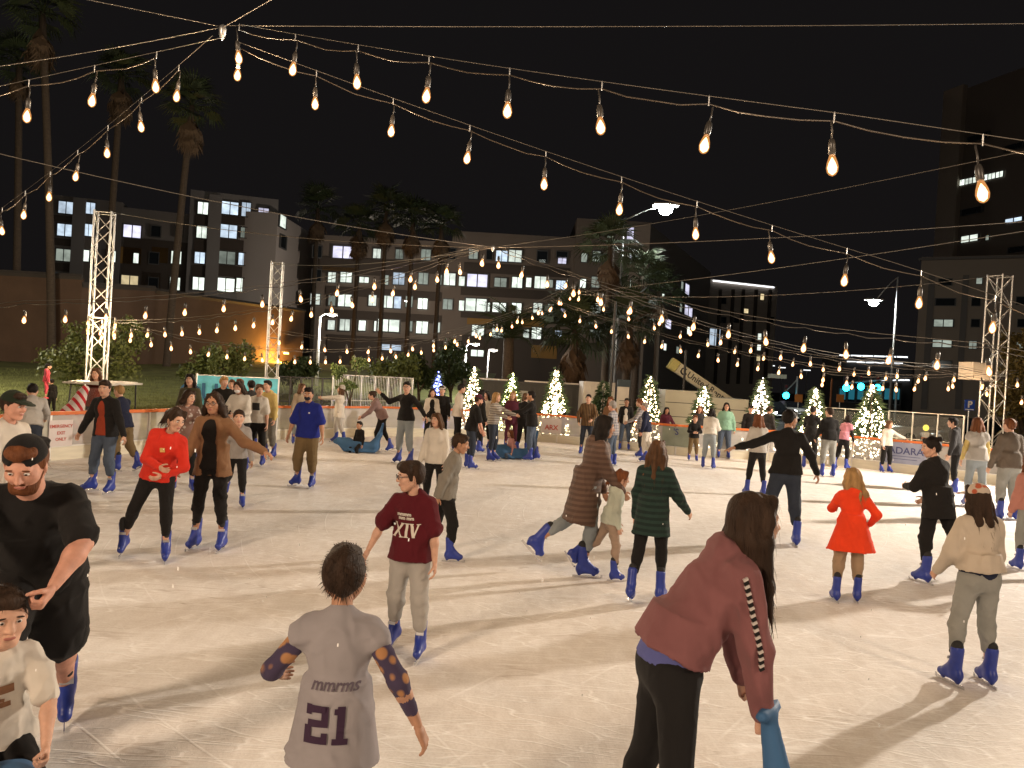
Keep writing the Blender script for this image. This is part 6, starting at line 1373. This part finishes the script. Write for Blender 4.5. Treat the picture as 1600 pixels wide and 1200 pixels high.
# banner
bp0 = at(304, 640, 19.5); bp1 = at(432, 640, 20.5); bn = empty('banner', (bp0.x, bp0.y, 0)); tag(bn, 'cyan printed banner on a frame behind the left barrier', 'banner'); v_ = bp1 - bp0; v_.z = 0; zt = at(370, 589, 20).z; zb = at(370, 642, 20).z
n_ = 24; mb = MB()
for i in range(n_ + 1):
    for z in (zb, (zb + zt) / 2, zt): q = v_ * (i / n_); mb.v.append((q.x, q.y + .03 * math.sin(i * 1.3) * (1 if z != zt else .2), z))
for i in range(n_):
    for j in range(2): a = i * 3 + j; mb.f.append((a, a + 3, a + 4, a + 1)); mb.m.append(0)
cl = mb.build('cloth', mat('cyan banner print', (.10, .42, .55), .6, .45, 2.2), bn, True)
for q in (Vector((0, 0, 0)), v_): rod('pole', q + Vector((0, .03, -.05)), q + Vector((0, .03, zt + .05)), .03, M_ALU, bn)
rod('top_rail', Vector((0, .03, zt)), v_ + Vector((0, .03, zt)), .025, M_ALU, bn)
t_ = obj('lettering', text_mesh('OUC', .62, mat('deep teal print', (.02, .10, .20), .6, .05), .002, .01), bn); t_.matrix_local = Matrix.Translation(v_ * .16 + Vector((0, -.06, (zt + zb) / 2))) @ Matrix.Rotation(math.atan2(v_.y, v_.x), 4, 'Z') @ Matrix.Rotation(math.pi / 2, 4, 'X')
# fences
def fence(label, x0, d0, x1, d1, ytop, n, m, bars=0, pane=None):
    a = at(x0, 600, d0); b = at(x1, 600, d1); a.z = b.z = 0; root = empty('metal_fence', a); tag(root, label, 'fence', 'fences beyond the barrier'); v = b - a; zt = at((x0 + x1) / 2, ytop, (d0 + d1) / 2).z
    for i in range(n + 1): q = v * (i / n); rod('post', q + Vector((0, 0, -.05)), q + Vector((0, 0, zt)), .028, m, root)
    for z in (zt, zt * .52, .2): rod('rail', Vector((0, 0, z)), v + Vector((0, 0, z)), .018, m, root)
    for i in range(bars):
        if i % max(1, bars // n): q = v * (i / bars); rod('bar', q + Vector((0, 0, .2)), q + Vector((0, 0, zt)), .009, m, root, 5)
    if pane:
        rzv = math.atan2(v.y, v.x)
        for i in range(n): bar('pane', v * ((i + .5) / n) + Vector((0, 0, zt * .55)), (v.length / n - .07, .012, zt * .82), pane, root, rzv)
fence('black railing between the banner and the slim young tree', 436, 25, 520, 26.5, 590, 5, M_DARK, 40); fence('grey wire fence behind the woman in white', 520, 26, 645, 29, 588, 6, M_STEEL, 48)
fence('clear panelled railing behind the white topped girl', 1290, 24.6, 1392, 24.0, 640, 3, M_ALU, 0, acrylic('clear pane', (.3, .32, .32), .12)); fence('clear panelled railing left of the right truss tower', 1392, 23.9, 1510, 22.6, 646, 3, M_ALU, 0, acrylic('clear pane', (.3, .32, .32), .12))
# golf cart
gc = empty('golf_cart', frame_at(163, 17.2), R(3)); gc.scale = (.8,) * 3; tag(gc, 'golf cart with white roof behind the left barrier', 'golf cart')
M_CART = mat('white cart plastic', (.45, .43, .39), .4, .06); mb = MB(); mb.box((0, 0, .42), (1.15, 2.2, .3)); mb.box((0, -.95, .62), (1.1, .35, .35)); mb.box((0, .75, .62), (1.1, .6, .3)); mb.build('body', M_CART, gc)
mb = MB(); mb.box((0, 0, 1.78), (1.30, 1.9, .05)); mb.box((0, 0, 1.815), (1.1, 1.7, .03)); mb.build('roof', M_CART, gc)
for x in (-.52, .52): rod('roof_post', (x, -.9, .75), (x, -.75, 1.77), .022, M_DARK, gc); rod('roof_post', (x, .85, .75), (x, .8, 1.77), .022, M_DARK, gc)
bar('windscreen', (0, -.84, 1.25), (1.0, .012, .85), acrylic('cart windscreen', (.3, .3, .3), .15), gc); mb = MB(); mb.box((0, .25, .72), (1.0, .5, .14)); mb.box((0, .5, 1.0), (1.0, .12, .5)); mb.build('seat', M_DARK, gc)
for x in (-.5, .5):
    for y in (-.75, .75): rod('wheel', (x - .1, y, .22), (x + .1, y, .22), .23, M_RUB, gc, 14)
rod('steering_column', (-.25, -.7, .8), (-.25, -.35, 1.05), .02, M_DARK, gc)
for x in (-.38, .38): rod('headlight', (x, -1.13, .66), (x, -1.16, .66), .06, M_WHITE, gc)
# candy striped sack figure on the barrier
def stripes(name, c1, c2):
    m = cloth(name, c1); nt = m.node_tree; b = nt.nodes['Principled BSDF']; tc = nt.nodes.new('ShaderNodeTexCoord'); w = nt.nodes.new('ShaderNodeTexWave'); w.bands_direction = 'DIAGONAL'; w.inputs['Scale'].default_value = 2.6; nt.links.new(tc.outputs['Object'], w.inputs['Vector'])
    r = nt.nodes.new('ShaderNodeValToRGB'); r.color_ramp.interpolation = 'CONSTANT'; r.color_ramp.elements[0].color = (*c1, 1); r.color_ramp.elements[1].color = (*c2, 1); r.color_ramp.elements[1].position = .62; nt.links.new(w.outputs[0], r.inputs[0]); nt.links.new(r.outputs[0], b.inputs['Base Color']); return m
s = Sdf(); s.cone((0, 0, .12), (0, 0, .75), .26, .22, k=.05); s.cone((0, 0, .75), (.22, 0, 1.25), .22, .10, k=.08); s.ball((.26, 0, 1.32), .09, k=.03); s.cut((0, 0, .0), (0, 0, -1)); V, Fq = s.mesh(.03); V = folds(V, Fq, .015, 14, 5)
cs = obj('striped_sack', np_mesh('striped_sack', V, Fq, stripes('candy stripes', (.62, .56, .54), (.48, .03, .04))), None, frame_at(114, 16.0)); tag(cs, 'red and white candy striped sack behind the left barrier', 'sack')

# ------------------------------------------------------------------ seal sleds
M_SEAL = mat('blue seal plastic', (.05, .13, .27), .6, .15, 3, spec=.2)
s = Sdf(); s.cone((0, -.38, .17), (0, .30, .18), .13, .17, k=.06, q=((0, 0, 1), .95)); s.cone((0, .3, .2), (0, .52, .27), .14, .10, k=.08); s.ball((0, .60, .25), (.06, .07, .05), k=.04)
s.cone((0, -.36, .2), (0, -.50, .48), .11, .06, k=.1); s.cone((0, -.50, .48), (0, -.56, .74), .055, .03, k=.05); s.cone((-.07, -.56, .76), (.07, -.56, .76), .022, .022, k=.03)
for x in (-1, 1): s.cone((x * .13, .22, .1), (x * .34, .08, .05), .06, .03, k=.05, q=((0, 0, 1), 1.8)); s.cone((x * .12, -.4, .06), (x * .12, .35, .06), .035, .035, k=.04)
s.cone((0, -.2, .34), (0, .12, .34), .09, .09, k=.05, op='s'); s.cut((0, 0, .012), (0, 0, -1)); V, Fq = s.mesh(.018); ME_SEAL = np_mesh('seal_body', V, Fq, M_SEAL)
def seal(label, loc, yaw, sc):
    r0 = empty('seal_sled', loc, R(yaw)); tag(r0, label, 'sled', 'blue seal shaped skating aids'); o = obj('body', ME_SEAL, r0); o.scale = (sc,) * 3
    for x in (-1, 1):
        e = obj('eye', ico(M_DARK), r0); e.location = Vector((x * .062, .57, .31)) * sc; e.scale = (.016 * sc,) * 3
    n = obj('nose', ico(M_DARK), r0); n.location = Vector((0, .665, .27)) * sc; n.scale = (.022 * sc,) * 3
    mb = MB()
    for x in (-.12, .12): mb.box((x, -.02, .008), (.02, .7, .012))
    return r0
def tail_to(p, yaw, sc, lift=.78):
    q = Matrix.Rotation(R(yaw), 3, 'Z') @ Vector((0, -.56 * sc, 0)); return Vector((p.x - q.x, p.y - q.y, 0))
pk = PR['kid']['root'].location; seal('blue seal sled carrying the smiling small boy', Vector((pk.x, pk.y, 0)), 222, 1.0)
pi = PR['pink']; w_ = pi['arms'][1][2]; hw_ = pi['root'].matrix_basis @ Vector((w_ + pi['mv']) * pi['S']); seal('blue seal sled pushed by the woman in dusty pink, cut by the lower edge', tail_to(hw_ + Vector((.02, -.02, 0)), -128, 1.12), -128, 1.12)
pk = PR['sledkid']['root'].location; seal('blue seal sled carrying the child in black hoodie', Vector((pk.x, pk.y, 0)), 92, .98); p_ = at(806, 690, 19.6); seal('blue seal sled carrying the girl in pink top', Vector((p_.x, p_.y, 0)), 100, .98)

# ------------------------------------------------------------------ street beyond: cars, signals, garage, signs
def car_mesh(m_body):
    secs = [(-2.2, .45, .62, .70), (-2.1, .28, .80, .84), (-1.5, .22, .92, .90), (-.9, .2, .95, .91), (.9, .2, .92, .91), (1.5, .22, .85, .88), (2.05, .26, .72, .80), (2.2, .40, .60, .66)]
    b = MB()
    for y, z0, z1, w in secs:
        for x, z in ((-w, z0), (-w * 1.02, (z0 + z1) / 2), (-w * .92, z1), (w * .92, z1), (w * 1.02, (z0 + z1) / 2), (w, z0)): b.v.append((x, y, z))
    for i in range(len(secs) - 1):
        for k in range(6): a = i * 6 + k; c = i * 6 + (k + 1) % 6; b.f.append((a, c, c + 6, a + 6)); b.m.append(0)
    b.f.append(tuple(range(6))); b.m.append(0); n = (len(secs) - 1) * 6; b.f.append(tuple(range(n, n + 6))[::-1]); b.m.append(0)
    g = MB(); cab = [(-1.55, .90, .80), (-.85, 1.36, .66), (.35, 1.40, .66), (1.15, .90, .78)]
    for y, z, w in cab: g.v += [(-w, y, z), (w, y, z)]
    for y, z, w in cab: g.v += [(-.84, max(-1.55, min(1.15, y)), .88), (.84, max(-1.55, min(1.15, y)), .88)]
    for i in range(3): a = i * 2; g.f += [(a, a + 1, a + 3, a + 2), (a, a + 2, a + 10, a + 8), (a + 1, a + 9, a + 11, a + 3)]; g.m += [0 if i != 1 else 1, 0, 0]
    return b, g
M_CARGL = mat('car glass', (.015, .017, .02), .08, .05, spec=.8)
def car(label, px, d, yaw, m, lit=False):
    p = at(px, 600, d); r0 = empty('parked_car' if not lit else 'oncoming_car', (p.x, p.y, -.05), R(yaw)); tag(r0, label, 'car', 'cars on the street beyond'); b, g = car_mesh(m); b.build('body', m, r0, True); g.build('cabin', [M_CARGL, m], r0)
    for x in (-.85, .85):
        for y in (-1.35, 1.35): w = rod('wheel', (x - .1, y, .32), (x + .1, y, .32), .32, M_RUB, r0, 14); obj('rim', unit_cyl(M_STEEL, 12), w).scale = (.6, .6, 1.03)
    for x in (-.6, .6): h = obj('headlight', ico(emit('headlight lens', (.92, .97, 1), 60) if lit else M_WHITE), r0); h.location = (x, 2.17, .62); h.scale = (.15, .06, .09)
    for x in (-.6, .6): h = obj('tail_light', ico(mat('red tail lens', (.3, .01, .01), .3, .05)), r0); h.location = (x, -2.18, .68); h.scale = (.14, .04, .07)
    if lit: light('SPOT', (0, 2.4, .65), 90, (.92, .97, 1), r0, .12, spot=40, aim=(0, 1, -.1))
M_CB = mat('black car paint', (.012, .012, .014), .25, .05, coat=.6); M_CW = mat('white car paint', (.6, .59, .57), .3, .04, coat=.5)
car('oncoming car with bright headlights behind the man in black jumper', 1206, 58, 186, M_CB, True); car('second oncoming car with bright headlights behind the dense lit tree', 1238, 66, 184, M_CW, True)
car('white parked car beyond the right railing', 1446, 36, 100, M_CW); car('dark parked car beside the blue parking sign', 1532, 34, 95, M_CB); car('black parked car behind the broad lit tree', 1312, 46, 92, M_CB)
M_PBLUE = mat('parking blue', (.02, .07, .42), .45, .05); p_ = at(1515, 633, 26); r0 = empty('parking_sign', (p_.x, p_.y, -.05)); tag(r0, 'blue parking sign with a white letter P', 'sign'); bar('plate', (0, 0, p_.z + .05), (.34, .02, .36), M_PBLUE, r0); rod('post', (0, .03, 0), (0, .03, p_.z + .2), .025, M_STEEL, r0)
t_ = obj('lettering', text_mesh('P', .30, M_WHITE, .002, .012), r0, (0, -.016, p_.z + .065)); t_.rotation_euler = (R(90), 0, 0); bar('white_line', (0, -.013, p_.z - .10), (.28, .006, .03), M_WHITE, r0)
p_ = at(1447, 665, 24.3); r0 = empty('barricade_post', (p_.x, p_.y, -.05)); tag(r0, 'orange and white striped post with yellow beacon by the right barrier', 'barricade')
for i in range(7): bar('band', (0, 0, .1 + i * .16), (.16, .16, .155), M_ORANGE if i % 2 else M_WHITE, r0)
b0 = obj('beacon', ico(emit('yellow beacon', (1, .75, .1), 2.0)), r0); b0.location = (0, 0, 1.28); b0.scale = (.09, .09, .1)
def signal(label, px, py, d, arm_px, n=1):
    p = at(px, py, d); q = at(arm_px[0], arm_px[1], d); r0 = empty('traffic_signal', (q.x, q.y, -.05)); tag(r0, label, 'traffic light', 'traffic lights on the street beyond'); o = r0.location
    rod('mast', (0, 0, 0), (0, 0, q.z + .3), .11, M_POLE, r0); rod('mast_arm', (0, 0, q.z), Vector((p.x - q.x, 0, p.z + .5)), .07, M_POLE, r0); hd = p - o; mb = MB(); mb.box(hd + Vector((0, .12, .45)), (.45, .25, 1.45)); mb.build('housing', M_DARK, r0)
    e = obj('green_lens', ico(emit('green signal', (.02, .70, 1.0), 16)), r0); e.location = hd + Vector((0, -.04, 0)); e.scale = (.34, .12, .34)
    for k, m in ((.48, mat('unlit amber lens', (.12, .06, .01), .3, .05)), (.92, mat('unlit red lens', (.12, .01, .01), .3, .05))): e = obj('dark_lens', ico(m), r0); e.location = hd + Vector((0, -.01, k)); e.scale = (.17, .06, .17)
    return r0, hd
r0, hd = signal('traffic light glowing blue green left of the dense lit tree', 1228, 618, 78, (1246, 592)); bar('street_sign', hd + Vector((-1.0, 0, 1.9)), (1.9, .05, .42), mat('lit street sign', (.6, .58, .45), .5, .05), r0)
for t, x in (('leftmost traffic light above the broad lit tree', 1322), ('middle traffic light above the broad lit tree', 1345), ('rightmost traffic light above the broad lit tree', 1371)): signal(t, x, 606 if x != 1345 else 604, 74, (1402, 590))
for x, t in ((1248, 'orange road work sign left of the black jumpers'), (1313, 'orange road work sign right of the black jumpers')): p = at(x, 621, 50); r0 = empty('road_sign', (p.x, p.y, -.05)); tag(r0, t, 'sign', 'orange road work signs'); bar('plate', (0, 0, p.z), (.5, .03, .5), mat('orange sign sheet', (.5, .18, .04), .5, .1), r0); rod('post', (0, .04, 0), (0, .04, p.z), .03, M_STEEL, r0)
fg = Facade(1285, 150, 1430, 142); G = empty('parking_garage', fg.a); tag(G, 'low parking garage with white light strips at right', 'building'); fg.block('wall', G, 1288, 1432, 562, M_CONT, 20); M_LED = emit('garage light strip', (.9, .95, 1), 2.0)
for x0, x1, y in ((1312, 1420, 556.5), (1324, 1412, 566.5), (1376, 1422, 594), (1332, 1398, 602)): 
    n = 6
    for i in range(n): xa = x0 + (x1 - x0) * i / n; xb = x0 + (x1 - x0) * (i + .92) / n; yy = y + (3.0 * (i - 2) / n if y < 580 else 0); fg.panel('light_strip', G, xa, xb, yy - 1.0, yy + 1.0, M_LED, out=.5, th=.2)
fs = Facade(1300, 120, 1410, 118); St = empty('shop_front', fs.a); tag(St, 'shop front glowing teal behind the traffic lights', 'building'); fs.block('wall', St, 1304, 1416, 596, M_CONT, 8)
for i in range(7): fs.window(St, 1316 + i * 14, 616 + i * .8, 12, 22, 't' if False else 'd')
for i in range(7): fs.panel('lit_pane', St, 1311 + i * 14, 1320 + i * 14, 607, 624, emit('teal shop light', (.03, .22, .30), .55), out=.45, th=.1)
for x, y, lt in ((1222, 574, 'second far parking lot lamp from the left, beyond the traffic lights'), (1261, 578, 'third and lowest far parking lot lamp, beyond the traffic lights'), (1290, 573, 'rightmost far parking lot lamp, beyond the traffic lights'), (1205, 571, 'leftmost far parking lot lamp, beyond the traffic lights')): p = at(x, y, 170); r0 = empty('lot_lamp', (p.x, p.y, -.05)); tag(r0, lt, 'street lamp', 'far parking lot lamps'); rod('pole', (0, 0, 0), (0, 0, p.z), .1, M_POLE, r0); bar('head', (0, 0, p.z), (1.5, .3, .2), emit('far lamp head', (.95, .97, 1), 1.6), r0)
# flakes of artificial snow drifting down
V = []; Fc = []
for k in range(70):
    px, py, d_ = random.uniform(50, 1550), random.uniform(640, 1150), random.uniform(2.5, 7); p = np.array(at(px, py, d_))
    if p[2] < .1: continue
    s_ = random.uniform(.003, .006); i = len(V); a = random.uniform(-.5, .5); V += [p + s_ * np.array((-.5, 0, -1 + a)), p + s_ * np.array((.5, 0, -1)), p + s_ * np.array((.5, 0.3, 1.3)), p + s_ * np.array((-.5, .3, 1.3 + a))]; Fc.append((i, i + 1, i + 2, i + 3))
sn = obj('falling_snow', np_mesh('falling_snow', V, Fc, mat('snow flake', (.9, .9, .9), .5, .02), False)); tag(sn, 'drifting flakes of artificial snow over the ice', 'snow', kind='stuff')
